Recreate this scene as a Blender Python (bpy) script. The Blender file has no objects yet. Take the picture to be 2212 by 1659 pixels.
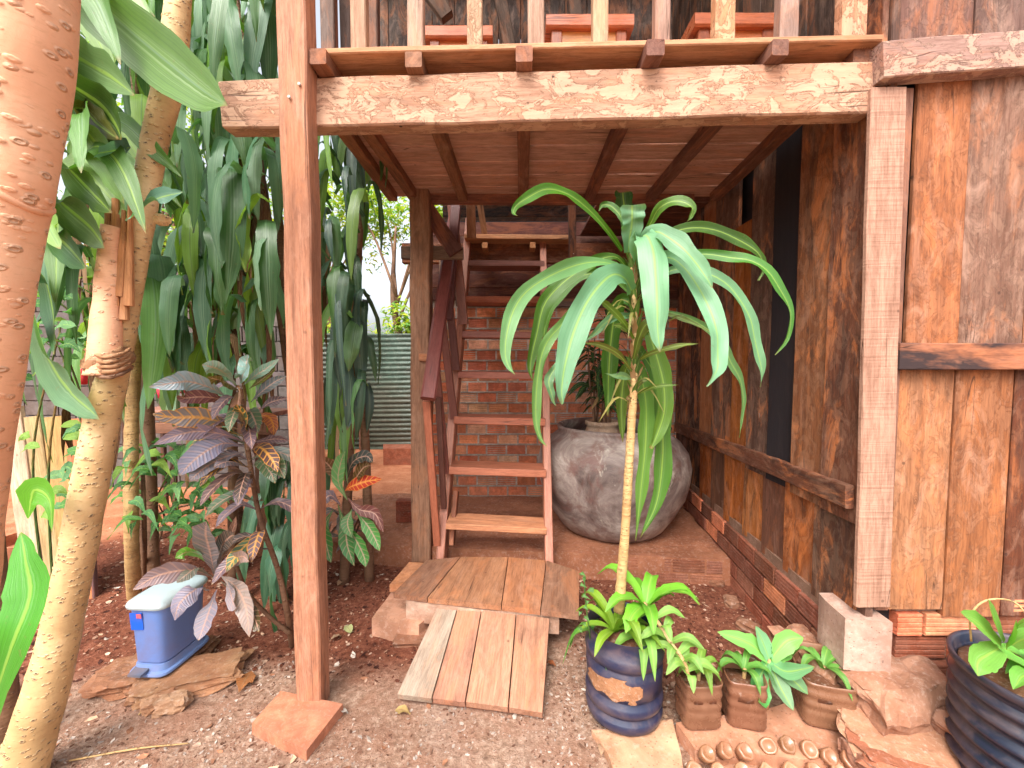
import bpy, math, random
from mathutils import Vector, Matrix, noise
R = math.radians
random.seed(11)
sc = bpy.context.scene
COL = sc.collection

# ------------------------------------------------------------------ camera, sky, sun, exposure
CAMZ = 1.45; PITCH = R(3.0); F = 900.0; CX = 1106.0; CY = 829.5
cam_d = bpy.data.cameras.new('camera'); cam = bpy.data.objects.new('camera', cam_d); COL.objects.link(cam)
cam.location = (0, 0, CAMZ); cam.rotation_euler = (R(90) - PITCH, 0, 0)
cam_d.sensor_width = 36; cam_d.lens = 36 * F / 2212.0; cam_d.clip_start = 0.02; cam_d.clip_end = 500
sc.camera = cam
world = bpy.data.worlds.new('World'); sc.world = world; world.use_nodes = True
wn = world.node_tree; wn.nodes.clear()
sky = wn.nodes.new('ShaderNodeTexSky'); sky.sky_type = 'NISHITA'; sky.sun_disc = False
SUN_EL, SUN_AZ = R(52), R(200)      # azimuth clockwise from +Y: behind the camera, a little to its left
sky.sun_elevation = SUN_EL; sky.sun_rotation = SUN_AZ
sky.dust_density = 6.0; sky.air_density = 1.0; sky.ozone_density = 1.0
hs = wn.nodes.new('ShaderNodeHueSaturation'); hs.inputs['Saturation'].default_value = 0.35
bg = wn.nodes.new('ShaderNodeBackground'); bg.inputs['Strength'].default_value = 0.15
wo = wn.nodes.new('ShaderNodeOutputWorld')
wn.links.new(sky.outputs[0], hs.inputs['Color']); wn.links.new(hs.outputs[0], bg.inputs['Color']); wn.links.new(bg.outputs[0], wo.inputs['Surface'])
sun_d = bpy.data.lights.new('sun', 'SUN'); sun_d.energy = 0.75; sun_d.angle = R(24); sun_d.color = (1.0, 0.95, 0.88)
sun = bpy.data.objects.new('sun', sun_d); COL.objects.link(sun)
sdir = Vector((math.sin(SUN_AZ) * math.cos(SUN_EL), math.cos(SUN_AZ) * math.cos(SUN_EL), math.sin(SUN_EL)))
sun.rotation_euler = sdir.to_track_quat('Z', 'Y').to_euler()
sc.view_settings.view_transform = 'Standard'; sc.view_settings.look = 'None'
sc.view_settings.gamma = 1; sc.view_settings.use_curve_mapping = False
sc.view_settings.exposure = 1.5
sc.cycles.max_bounces = 10; sc.cycles.diffuse_bounces = 6

# ------------------------------------------------------------------ pixel -> world helpers (photo at 2212 x 1659)
_Fw = Vector((0, math.cos(PITCH), -math.sin(PITCH))); _Up = Vector((0, math.sin(PITCH), math.cos(PITCH)))
def ray(px, py): return _Fw + Vector(((px - CX) / F, 0, 0)) + _Up * ((CY - py) / F)
def P(px, py, d):
    r = ray(px, py); return Vector((0, 0, CAMZ)) + r * (d / r.y)
def G(px, py, z=0.0):
    r = ray(px, py); return Vector((0, 0, CAMZ)) + r * ((z - CAMZ) / r.z)
def WX(d): return 1.33 + .0963 * (d - 1.6)
def WD(px): return (1.33 - .154) / ((px - 1106) / 900 - .0963)
def WP(px, py, off=0.0):            # point on the side wall
    d = WD(px); p = P(px, py, d); p.x -= off; return p

def srgb(r, g, b, a=1.0):
    f = lambda c: ((c / 255) / 12.92 if c / 255 <= .04045 else ((c / 255 + .055) / 1.055) ** 2.4)
    return (f(r), f(g), f(b), a)
def vary(c, v=.12, h=.04):
    k = 1 + random.uniform(-v, v)
    return (max(0, c[0] * k * (1 + random.uniform(-h, h))), max(0, c[1] * k), max(0, c[2] * k * (1 + random.uniform(-h, h))), c[3] if len(c) > 3 else 1)
def U(a, b): return random.uniform(a, b)

# ------------------------------------------------------------------ object helpers
WM = {}
def setw(o, m, parent=None):
    WM[o] = m.copy()
    if parent is not None:
        o.parent = parent; o.matrix_basis = WM[parent].inverted() @ m
    else: o.matrix_basis = m
def tag(o, label=None, cat=None, group=None, kind=None):
    if label: o['label'] = label
    if cat: o['category'] = cat
    if group: o['group'] = group
    if kind: o['kind'] = kind
    return o
def thing(name, loc, label, cat, group=None):
    o = bpy.data.objects.new(name, None); COL.objects.link(o); o.empty_display_size = .1
    setw(o, Matrix.Translation(Vector(loc))); return tag(o, label, cat, group)
def link(name, me, m, mat, parent=None, color=None, smooth=False):
    if me.materials:
        pass
    elif mat: me.materials.append(mat)
    if smooth: me.polygons.foreach_set('use_smooth', [True] * len(me.polygons))
    o = bpy.data.objects.new(name, me); COL.objects.link(o); setw(o, m, parent)
    if color: o.color = color
    return o
def mesh(name, vs, fs, uvs=None):
    me = bpy.data.meshes.new(name); me.from_pydata([tuple(v) for v in vs], [], fs); 
    if uvs:
        l = me.uv_layers.new(name='UVMap')
        for i, lp in enumerate(me.loops): l.data[i].uv = uvs[lp.vertex_index]
    me.update(); return me
def axes(x, n):
    x = x.normalized(); y = n.cross(x)
    if y.length < 1e-4: y = Vector((0, 1, 0)).cross(x)
    y.normalize(); z = x.cross(y).normalized()
    return x, y, z
def board_mesh(L, w, t, seg=4, ch=.004, jit=.0015, taper=1.0, rag=0.0):
    vs, fs = [], []
    ch = min(ch, w * .25, t * .25); ox = U(0, 90)
    for i in range(seg + 1):
        x = -L / 2 + L * i / seg
        k = 1 + (taper - 1) * i / seg
        n1 = noise.noise(Vector((ox + x * 3, 0, 0))) * jit * 2; n2 = noise.noise(Vector((ox + x * 3, 7, 0))) * jit * 2
        n3 = noise.noise(Vector((ox + x * 2, 17, 0))) * jit
        a, b = w / 2 * k, t / 2
        for (yy, zz, e) in ((-a + ch, -b, n1), (a - ch, -b, n2), (a, -b + ch, n2), (a, b - ch, n2), (a - ch, b, n2), (-a + ch, b, n1), (-a, b - ch, n1), (-a, -b + ch, n1)):
            xx = x
            if i == 0 and rag: xx += rag * noise.noise(Vector((yy * 30, ox, 0)))
            if i == seg and rag: xx += rag * noise.noise(Vector((yy * 30, ox + 9, 0)))
            vs.append((xx, yy + e, zz + n3))
    for i in range(seg):
        for j in range(8):
            a = i * 8 + j; b = i * 8 + (j + 1) % 8
            fs.append((a, b, b + 8, a + 8))
    fs.append(tuple(range(7, -1, -1))); fs.append(tuple(seg * 8 + j for j in range(8)))
    return mesh('board', vs, fs)
def board(name, a, b, w, t, n, col, par, mat, seg=4, shift=True, **k):
    """a,b: middle of the FRONT face; n: outward normal of that face"""
    a, b, n = Vector(a), Vector(b), Vector(n).normalized()
    x, y, z = axes(b - a, n)
    c = (a + b) / 2
    if shift: c = c - z * t / 2 if z.dot(n) > 0 else c + z * t / 2
    m = Matrix((x, y, z)).transposed().to_4x4(); m.translation = c
    return link(name, board_mesh((b - a).length, w, t, seg, **k), m, mat, par, col)
def catmull(pts, n):
    pts = [Vector(p) for p in pts]
    P_ = [pts[0] * 2 - pts[1]] + pts + [pts[-1] * 2 - pts[-2]]
    out = []; m = len(pts) - 1
    for i in range(n + 1):
        u = i / n * m; k = min(int(u), m - 1); t = u - k
        p0, p1, p2, p3 = P_[k:k + 4]
        out.append(.5 * ((2 * p1) + (p2 - p0) * t + (2 * p0 - 5 * p1 + 4 * p2 - p3) * t * t + (3 * p1 - p0 - 3 * p2 + p3) * t ** 3))
    return out
def lerp_list(l, u):
    u *= len(l) - 1; k = min(int(u), len(l) - 2); return l[k] + (l[k + 1] - l[k]) * (u - k)
def tube_mesh(pts, radii, seg=12, rows=20, bump=0.0, bs=8.0, flat=1.0, cap=True):
    c = catmull(pts, rows); vs, fs = [], []; ox = U(0, 50); nx = None
    L = [0]
    for i in range(1, len(c)): L.append(L[-1] + (c[i] - c[i - 1]).length)
    uv = []
    for i, p in enumerate(c):
        t = (c[min(i + 1, rows)] - c[max(i - 1, 0)]).normalized()
        if nx is None: nx = t.orthogonal().normalized()
        nx = (nx - t * nx.dot(t)).normalized(); ny = t.cross(nx)
        r = lerp_list(radii, i / rows)
        for j in range(seg):
            an = 2 * math.pi * j / seg
            q = nx * math.cos(an) + ny * math.sin(an) * flat
            rr = r * (1 + bump * noise.noise((p + q * r) * bs + Vector((ox, 0, 0))))
            vs.append(p + q * rr); uv.append((j / seg, L[i]))
    for i in range(rows):
        for j in range(seg):
            a = i * seg + j; b = i * seg + (j + 1) % seg
            fs.append((a, b, b + seg, a + seg))
    if cap: fs.append(tuple(range(seg - 1, -1, -1))); fs.append(tuple(rows * seg + j for j in range(seg)))
    return vs, fs, uv
def tube(name, pts, radii, mat, par=None, color=None, **k):
    o = Vector(pts[0]); vs, fs, uv = tube_mesh([Vector(p) - o for p in pts], radii, **k)
    return link(name, mesh(name, vs, fs, uv), Matrix.Translation(o), mat, par, color, True)
def lathe(name, prof, loc, mat, par=None, color=None, seg=48, sq=1.0, smooth=True, wob=0.0, sx=1, sy=1, rot=0, pw=2.0):
    """prof [(r,z)..]; pw: superellipse power (2 = round)"""
    vs, fs = [], []; ox = U(0, 90)
    for i, (r, z) in enumerate(prof):
        for j in range(seg):
            a = 2 * math.pi * j / seg; c, s = math.cos(a), math.sin(a)
            k = 1.0 / ((abs(c) ** pw + abs(s) ** pw) ** (1 / pw))
            rr = r * k * (1 + wob * noise.noise(Vector((c * 1.5 + ox, s * 1.5, z * 5))))
            vs.append((c * rr * sx, s * rr * sy, z))
    for i in range(len(prof) - 1):
        for j in range(seg):
            a = i * seg + j; b = i * seg + (j + 1) % seg
            fs.append((a, b, b + seg, a + seg))
    fs.append(tuple(range(seg - 1, -1, -1)))
    fs.append(tuple((len(prof) - 1) * seg + j for j in range(seg)))
    m = Matrix.Translation(Vector(loc)) @ Matrix.Rotation(rot, 4, 'Z')
    return link(name, mesh(name, vs, fs), m, mat, par, color, smooth)
PROF = {
 'drac': [.55, .62, .8, .95, 1.0, .98, .9, .7, .42, .04],
 'long': [.35, .45, .7, .92, 1.0, .98, .88, .66, .35, .03],
 'crot': [.06, .16, .42, .75, .98, 1.0, .92, .75, .45, .05],
 'blunt': [.4, .5, .65, .8, .9, .95, 1.0, 1.0, 1.0, .98],
 'ov': [.05, .5, .85, 1.0, .95, .8, .55, .3, .15, .02],
}
def ribbon_mesh(pts, hw, facing, prof='drac', rows=14, fold=.18, wav=.06, twist=0.0, cols=5):
    c = catmull(pts, rows); vs, fs, uv = [], [], []; ox = U(0, 99)
    facing = Vector(facing).normalized()
    prev = None
    for i, p in enumerate(c):
        u = i / rows
        t = (c[min(i + 1, rows)] - c[max(i - 1, 0)]).normalized()
        s = t.cross(facing)
        if s.length < .25 and prev is not None: s = prev - t * prev.dot(t)
        s.normalize()
        if prev is not None and s.dot(prev) < 0: s = -s
        prev = s.copy()
        n = s.cross(t).normalized()
        if twist:
            a = twist * (u - .2) + .25 * twist * math.sin(u * 7 + ox)
            s, n = s * math.cos(a) + n * math.sin(a), n * math.cos(a) - s * math.sin(a)
        w = hw * lerp_list(PROF[prof], u) * (1 + .28 * noise.noise(Vector((ox * 3 + u * 7, 1, 0))))
        for j in range(cols):
            v = j / (cols - 1) * 2 - 1
            wv = wav * hw * noise.noise(Vector((ox + u * 6, v * 2, 0))) * 2 * abs(v)
            vs.append(p + s * (v * w) + n * (fold * w * (abs(v) - .5) + wv))
            uv.append((v * .5 + .5, u))
    for i in range(rows):
        for j in range(cols - 1):
            a = i * cols + j; fs.append((a, a + 1, a + cols + 1, a + cols))
    return vs, fs, uv
def leaf(pts, hw, mat, par, color, facing=(0, -1, .35), name='leaf', **k):
    o = Vector(pts[0]); vs, fs, uv = ribbon_mesh([Vector(p) - o for p in pts], hw, facing, **k)
    return link(name, mesh('leaf', vs, fs, uv), Matrix.Translation(o), mat, par, color, True)

# ------------------------------------------------------------------ materials
class N:
    def __init__(s, name):
        s.m = bpy.data.materials.new(name); s.m.use_nodes = True; s.t = s.m.node_tree; s.t.nodes.clear()
        s.out = s.t.nodes.new('ShaderNodeOutputMaterial')
    def n(s, typ, **kw):
        x = s.t.nodes.new('ShaderNode' + typ)
        for k, v in kw.items(): setattr(x, k, v)
        return x
    def l(s, a, b): s.t.links.new(a, b)
    def val(s, inp, v):
        if hasattr(v, 'links') or hasattr(v, 'is_linked'): s.l(v, inp)
        elif v is not None: inp.default_value = v
    def noise(s, vec, scale, detail=4, rough=.55, dist=0.0):
        x = s.n('TexNoise'); x.inputs['Scale'].default_value = scale; x.inputs['Detail'].default_value = detail
        x.inputs['Roughness'].default_value = rough; x.inputs['Distortion'].default_value = dist
        if vec is not None: s.l(vec, x.inputs['Vector'])
        return x.outputs['Fac']
    def vor(s, vec, scale, feature='F1', out='Distance'):
        x = s.n('TexVoronoi', feature=feature); x.inputs['Scale'].default_value = scale; s.l(vec, x.inputs['Vector']); return x.outputs[out]
    def ramp(s, fac, stops):
        x = s.n('ValToRGB'); cr = x.color_ramp
        while len(cr.elements) < len(stops): cr.elements.new(.5)
        for e, (p, c) in zip(cr.elements, stops): e.position = p; e.color = c if len(c) == 4 else (*c, 1)
        s.l(fac, x.inputs['Fac']); return x.outputs['Color']
    def g(s, fac, lo, hi): return s.ramp(fac, [(lo, (0, 0, 0, 1)), (hi, (1, 1, 1, 1))])
    def mix(s, fac, a, b, bt='MIX'):
        x = s.n('Mix', data_type='RGBA', blend_type=bt); s.val(x.inputs['Factor'], fac); s.val(x.inputs['A'], a); s.val(x.inputs['B'], b); return x.outputs['Result']
    def math(s, op, a, b=None, clamp=False):
        x = s.n('Math', operation=op, use_clamp=clamp); s.val(x.inputs[0], a)
        if b is not None: s.val(x.inputs[1], b)
        return x.outputs[0]
    def map(s, vec, sc_=(1, 1, 1), loc=(0, 0, 0)):
        x = s.n('Mapping'); x.inputs['Scale'].default_value = sc_; x.inputs['Location'].default_value = loc; s.l(vec, x.inputs['Vector']); return x.outputs[0]
    def hsv(s, c, sat, val):
        x = s.n('HueSaturation'); x.inputs['Saturation'].default_value = sat; x.inputs['Value'].default_value = val; s.l(c, x.inputs['Color']); return x.outputs[0]
    def objvec(s):
        tc = s.n('TexCoord'); oi = s.n('ObjectInfo')
        m = s.n('VectorMath', operation='MULTIPLY_ADD'); c = s.n('CombineXYZ')
        s.l(oi.outputs['Random'], c.inputs[0]); s.l(oi.outputs['Random'], c.inputs[1]); s.l(oi.outputs['Random'], c.inputs[2])
        s.l(c.outputs[0], m.inputs[0]); m.inputs[1].default_value = (37, 53, 71); s.l(tc.outputs['Object'], m.inputs[2])
        return m.outputs[0], oi
    def bump(s, h, strength=.4, dist=.01, nrm=None):
        x = s.n('Bump'); x.inputs['Strength'].default_value = strength; x.inputs['Distance'].default_value = dist; s.l(h, x.inputs['Height'])
        if nrm is not None: s.l(nrm, x.inputs['Normal'])
        return x.outputs[0]
    def bsdf(s, color, rough=.6, spec=.4, normal=None, metal=0):
        x = s.n('BsdfPrincipled'); s.val(x.inputs['Base Color'], color); s.val(x.inputs['Roughness'], rough)
        x.inputs['Specular IOR Level'].default_value = spec; x.inputs['Metallic'].default_value = metal
        if normal is not None: s.l(normal, x.inputs['Normal'])
        return x.outputs[0]
    def done(s, sh): s.l(sh, s.out.inputs['Surface']); return s.m

def wood(name, rough=.72, spec=.3, grain=1.0, saw=0.0, worm=0.0, stain=.5, dust=.25, bumpd=.004, char=0.0, nails=.5, sat=.97, val=.84, patch=0.0, knots=.6):
    k = N(name); v, oi = k.objvec(); base = k.hsv(oi.outputs['Color'], sat, val)
    vg = k.map(v, (1.3, 16, 16)); n1 = k.noise(vg, 1.6, 7, .62, .6)
    n2 = k.noise(k.map(v, (5, 150, 150)), 1.0, 4, .7)
    n3 = k.noise(k.map(v, (1.5, 4, 4)), 2.2, 6, .65, .4)
    dark = k.mix(1.0, base, (.42, .34, .30, 1), 'MULTIPLY')
    lite = k.mix(.4, base, srgb(214, 176, 154))
    c = k.mix(k.math('MULTIPLY', k.g(n1, .45, .68), .55 * grain), base, dark)
    c = k.mix(k.math('MULTIPLY', k.g(n2, .5, .75), .7 * grain), c, dark)
    c = k.mix(k.math('MULTIPLY', k.g(n3, .5, .78), stain), c, dark)
    n5 = k.noise(k.map(v, (9, 60, 60), (2, 2, 7)), 1.5, 8, .8, .3); c = k.mix(k.math('MULTIPLY', k.g(n5, .46, .6), .5), c, dark)
    if patch:
        pz = k.noise(k.map(v, (1.6, 5, 5), (7, 1, 4)), 1.7, 8, .72, .9)
        c = k.mix(k.math('MULTIPLY', k.g(pz, .5, .6), patch), c, k.mix(.55, base, srgb(214, 128, 72)))
        pz2 = k.noise(k.map(v, (1.3, 6, 6), (2, 9, 6)), 1.9, 8, .72, .9)
        c = k.mix(k.math('MULTIPLY', k.g(pz2, .54, .62), patch), c, k.mix(.75, base, srgb(52, 36, 32)))
    if knots:
        kn_ = k.vor(k.map(v, (1.6, 4.5, 4.5), (1, 2, 3)), 1.15); 
        kr = k.ramp(kn_, [(.06, (1, 1, 1, 1)), (.13, (0, 0, 0, 1))]); kw = k.math('MULTIPLY', kr, k.math('ABSOLUTE', k.math('SINE', k.math('MULTIPLY', kn_, 190.0))))
        c = k.mix(k.math('MULTIPLY', kw, knots), c, k.mix(1, base, (.3, .22, .18, 1), 'MULTIPLY'))
    c = k.mix(k.math('MULTIPLY', k.g(k.noise(k.map(v, (2.2, 5, 5), (9, 3, 1)), 2.0, 7, .7, .8), .52, .7), dust * 1.6), c, lite)
    if worm:
        nz = k.noise(k.map(v, (1.1, 1.8, 1.8), (4, 4, 4)), 9.0, 10, .74, .7)
        pale = k.mix(.55, base, srgb(222, 190, 160))
        c = k.mix(k.math('MULTIPLY', k.g(nz, .47, .55), worm), c, pale)
        edge = k.ramp(nz, [(.485, (0, 0, 0, 1)), (.5, (1, 1, 1, 1)), (.515, (0, 0, 0, 1))])
        c = k.mix(k.math('MULTIPLY', edge, min(1, worm * 1.5)), c, k.mix(1, base, (.32, .22, .16, 1), 'MULTIPLY'))
        ed2 = k.vor(k.map(v, (1.5, 3, 3)), 9, 'DISTANCE_TO_EDGE')
    if char:
        nc = k.noise(k.map(v, (.8, 2.5, 2.5), (2, 8, 5)), 2.2, 5, .6, .5)
        c = k.mix(k.math('MULTIPLY', k.g(nc, .5 - char * .3, .6 - char * .25), .93), c, srgb(38, 34, 38))
    # cracks along the grain
    cr = k.ramp(k.noise(k.map(v, (1.6, 30, 30), (1, 5, 2)), 1.0, 3, .6, 1.2), [(.0, (0, 0, 0, 1)), (.30, (1, 1, 1, 1)), (.36, (0, 0, 0, 1))])
    crk = k.ramp(k.noise(k.map(v, (1.0, 22, 22), (1, 5, 2)), 1.0, 2, .5, .5), [(.488, (0, 0, 0, 1)), (.5, (1, 1, 1, 1)), (.512, (0, 0, 0, 1))])
    gate = k.g(k.noise(k.map(v, (.9, 3, 3), (6, 1, 2)), 2.0, 2), .56, .62)
    ck = k.math('MULTIPLY', crk, gate)
    c = k.mix(k.math('MULTIPLY', ck, .8), c, srgb(45, 28, 22))
    # nail and borer holes
    hole = k.ramp(k.vor(v, 7.5), [(.035, (1, 1, 1, 1)), (.06, (0, 0, 0, 1))])
    hole2 = k.ramp(k.vor(k.map(v, (1, 1, 1), (3, 3, 3)), 21), [(.05, (1, 1, 1, 1)), (.08, (0, 0, 0, 1))])
    c = k.mix(k.math('MULTIPLY', k.math('MAXIMUM', hole, k.math('MULTIPLY', hole2, worm)), nails), c, srgb(40, 26, 22))
    h = k.math('ADD', k.math('MULTIPLY', n1, .6), k.math('MULTIPLY', n2, .35))
    h = k.math('SUBTRACT', h, k.math('MULTIPLY', ck, .9))
    if saw:
        sw = k.noise(k.map(v, (95, 3, 3)), 1.0, 2, .5)
        h = k.math('ADD', h, k.math('MULTIPLY', sw, saw)); c = k.mix(k.math('MULTIPLY', k.g(sw, .55, .7), saw * .35), c, dark)
    if worm: h = k.math('ADD', h, k.math('MULTIPLY', k.g(nz, .49, .52), -.8))
    rg = k.math('ADD', k.math('MULTIPLY', n1, .25), rough - .12)
    return k.done(k.bsdf(c, rg, spec, k.bump(h, .55, bumpd)))
M = {}
M['wood'] = wood('old_wood', patch=.35)
M['beam'] = wood('worm_eaten_wood', worm=.5, stain=.45, dust=.2, bumpd=.006, nails=.9, patch=.3)
M['sawn'] = wood('rough_sawn_wood', saw=1.0, stain=.3, dust=.3, sat=.9, bumpd=.005)
M['post'] = wood('post_wood', grain=1.2, stain=.55, dust=.35, nails=.3, sat=.92, val=.9, knots=.3, patch=.3)
M['stain'] = wood('stained_wood', rough=.42, spec=.5, grain=.7, stain=.35, dust=.08, nails=.15, bumpd=.002)
M['batten'] = wood('part_charred_wood', char=.30, stain=.6, dust=.2, patch=.3)
M['side'] = wood('side_wall_wood', worm=.12, stain=.8, dust=.3, patch=.95, sat=1.12, val=.9, grain=1.3)
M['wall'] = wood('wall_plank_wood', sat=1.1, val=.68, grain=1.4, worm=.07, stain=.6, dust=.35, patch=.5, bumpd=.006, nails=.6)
M['char'] = wood('charred_wood', char=.75, stain=.7, dust=.2)
M['burn'] = wood('scorched_wood', char=.0, sat=1.1, val=.66, grain=1.4, worm=.09, stain=.55, dust=.45, patch=.42)
M['var'] = wood('varnished_wood', rough=.28, spec=.5, grain=.5, stain=.25, dust=.12, nails=0, bumpd=.001)

def rocky(name, rough=.9, s=9, amp=.01, dirt=.5, dirtc=srgb(120, 78, 58), pores=0, lite=.35, spec=.2):
    k = N(name); v, oi = k.objvec(); base = oi.outputs['Color']
    a = k.noise(v, s, 8, .68, .3); b = k.noise(v, s * 6, 6, .7); c3 = k.noise(v, s * .35, 5, .6, .5)
    c = k.mix(k.g(a, .42, .66), k.mix(1, base, (.62, .58, .55, 1), 'MULTIPLY'), base)
    c = k.mix(k.math('MULTIPLY', k.g(b, .52, .72), lite), c, k.mix(.5, base, (.8, .74, .66, 1)))
    c = k.mix(k.math('MULTIPLY', k.g(c3, .45, .62), dirt), c, dirtc)
    h = k.math('ADD', a, k.math('MULTIPLY', b, .4))
    if pores:
        pv = k.g(k.vor(v, s * 9), .02, .22); h = k.math('ADD', h, k.math('MULTIPLY', pv, pores)); c = k.mix(k.math('MULTIPLY', k.math('SUBTRACT', 1.0, pv), .6), c, srgb(90, 65, 55))
    return k.done(k.bsdf(c, rough, spec, k.bump(h, .7, amp)))
M['brick'] = rocky('clay_brick', s=14, amp=.004, dirt=.3, dirtc=srgb(150, 110, 92), lite=.25)
M['mortar'] = rocky('grey_mortar', s=22, amp=.012, dirt=.5, dirtc=srgb(135, 100, 82))
M['stone'] = rocky('dusty_stone', s=9, amp=.016, dirt=.55, lite=.5, dirtc=srgb(150, 98, 72))
M['concrete'] = rocky('porous_concrete', s=7, amp=.006, dirt=.5, dirtc=srgb(176, 128, 104), pores=.5)
M['block'] = rocky('painted_block', s=5, amp=.003, dirt=.15, lite=.1)
def jar_mat():
    k = N('jar_clay'); v, oi = k.objvec()
    a = k.noise(v, 3.2, 9, .68, .9); b = k.noise(k.map(v, (1, 1, 1), (5, 2, 8)), 6, 8, .7, .5); c3 = k.noise(k.map(v, (1, 1, 6)), 9, 4)
    c = k.ramp(a, [(.32, srgb(72, 58, 54)), (.46, srgb(124, 108, 102)), (.55, srgb(152, 138, 130)), (.7, srgb(196, 184, 174))])
    c = k.mix(k.math('MULTIPLY', k.g(b, .5, .62), .65), c, srgb(112, 76, 68))
    c = k.mix(k.math('MULTIPLY', k.g(k.noise(v, 4.5, 6, .7, 1.0), .6, .68), .7), c, srgb(196, 186, 170))
    h = k.math('ADD', a, k.math('MULTIPLY', c3, .35))
    return k.done(k.bsdf(c, .55, .4, k.bump(h, .5, .012)))
M['jar'] = jar_mat()
def ground_mat():
    k = N('ground_soil'); g = k.n('NewGeometry'); v = g.outputs['Position']
    sx = k.n('SeparateXYZ'); k.l(v, sx.inputs[0]); at = k.n('Attribute', attribute_name='zone'); z = at.outputs['Fac']
    a = k.noise(v, 4, 8, .7, .3); b = k.noise(v, 38, 8, .75); c3 = k.noise(v, 150, 4, .7); d = k.noise(v, 1.1, 5, .6, .4)
    path = k.ramp(b, [(.32, srgb(112, 84, 68)), (.5, srgb(158, 126, 106)), (.66, srgb(194, 166, 146))])
    path = k.mix(k.math('MULTIPLY', k.g(a, .45, .62), .6), path, srgb(150, 104, 82))
    path = k.mix(k.math('MULTIPLY', k.g(d, .5, .6), .35), path, srgb(178, 150, 134))
    soil = k.ramp(b, [(.3, srgb(78, 40, 30)), (.5, srgb(120, 70, 52)), (.7, srgb(160, 104, 82))])
    soil = k.mix(k.math('MULTIPLY', k.g(a, .5, .66), .5), soil, srgb(150, 92, 66))
    clay = k.ramp(a, [(.3, srgb(158, 92, 62)), (.5, srgb(186, 120, 86)), (.7, srgb(204, 146, 112))])
    c = k.mix(k.g(z, .02, .48), path, soil); c = k.mix(k.g(z, .55, .98), c, clay)
    spk = k.ramp(k.vor(v, 85), [(.0, (1, 1, 1, 1)), (.13, (1, 1, 1, 1)), (.17, (0, 0, 0, 1))])
    gate = k.g(k.noise(v, 30, 2), .52, .6)
    c = k.mix(k.math('MULTIPLY', k.math('MULTIPLY', spk, gate), .55), c, srgb(214, 196, 180))
    h = k.math('ADD', k.math('MULTIPLY', a, .8), k.math('ADD', k.math('MULTIPLY', b, .8), k.math('MULTIPLY', c3, .4)))
    c = k.mix(k.math('MULTIPLY', k.g(k.noise(v, 70, 6, .8), .55, .66), .55), c, k.mix(1, c, (.5, .42, .38, 1), 'MULTIPLY'))
    return k.done(k.bsdf(c, .93, .15, k.bump(h, .9, .018)))
M['ground'] = ground_mat()
def bark(name, c1, c2, c3, lent, rings=0.0, core_=None, core=.85):
    cw = core
    k = N(name); tc = k.n('TexCoord'); v = tc.outputs['Object']
    a = k.noise(v, 3.5, 7, .6, .4); b = k.noise(v, 22, 6, .7)
    c = k.ramp(a, [(.3, c1), (.52, c2), (.72, c3)])
    c = k.mix(k.math('MULTIPLY', k.g(b, .55, .75), .25), c, k.mix(1, c, (.7, .6, .5, 1), 'MULTIPLY'))
    uv = k.map(v, (1, 1, 1.7))
    vd = k.vor(uv, lent); dots = k.ramp(vd, [(.2, (1, 1, 1, 1)), (.34, (0, 0, 0, 1))])
    gate = k.g(k.noise(v, lent * .3, 2), .36, .42); dots = k.math('MULTIPLY', dots, gate)
    core = k.ramp(vd, [(.10, (1, 1, 1, 1)), (.21, (0, 0, 0, 1))])
    c = k.mix(k.math('MULTIPLY', dots, .35), c, c3); c = k.mix(k.math('MULTIPLY', k.math('MULTIPLY', core, gate), cw), c, srgb(72, 44, 28))
    c = k.mix(k.math('MULTIPLY', k.g(k.noise(k.map(v, (1, 1, 5)), 30, 6, .75), .52, .64), .3), c, k.mix(1, c, (.6, .5, .42, 1), 'MULTIPLY'))
    h = k.math('ADD', k.math('SUBTRACT', k.math('MULTIPLY', dots, 1.4), k.math('MULTIPLY', k.math('MULTIPLY', core, gate), 1.6)), k.math('ADD', k.math('MULTIPLY', b, .25), k.math('MULTIPLY', a, .5)))
    if rings:
        r = k.noise(k.map(v, (2, 2, 60)), 1, 3); h = k.math('ADD', h, k.math('MULTIPLY', r, rings)); c = k.mix(k.math('MULTIPLY', k.g(r, .5, .65), .4), c, k.mix(1, c, (.5, .4, .35, 1), 'MULTIPLY'))
    return k.done(k.bsdf(c, .62, .35, k.bump(h, .6, .008)))
M['bark_o'] = bark('smooth_orange_bark', srgb(214, 152, 116), srgb(234, 178, 140), srgb(242, 202, 168), 34, core=.25)
M['bark_y'] = bark('yellow_spotted_bark', srgb(166, 132, 88), srgb(204, 170, 122), srgb(228, 200, 158), 40)
M['bark_r'] = bark('ringed_brown_bark', srgb(84, 60, 46), srgb(120, 88, 66), srgb(158, 122, 94), 30, 1.0)
M['scar'] = bark('brown_wrinkled_scar', srgb(120, 84, 58), srgb(158, 116, 82), srgb(190, 148, 110), 60, 1.2)
M['cane'] = bark('pale_ringed_cane', srgb(158, 122, 78), srgb(192, 156, 106), srgb(214, 184, 136), 60, 1.6)

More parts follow.
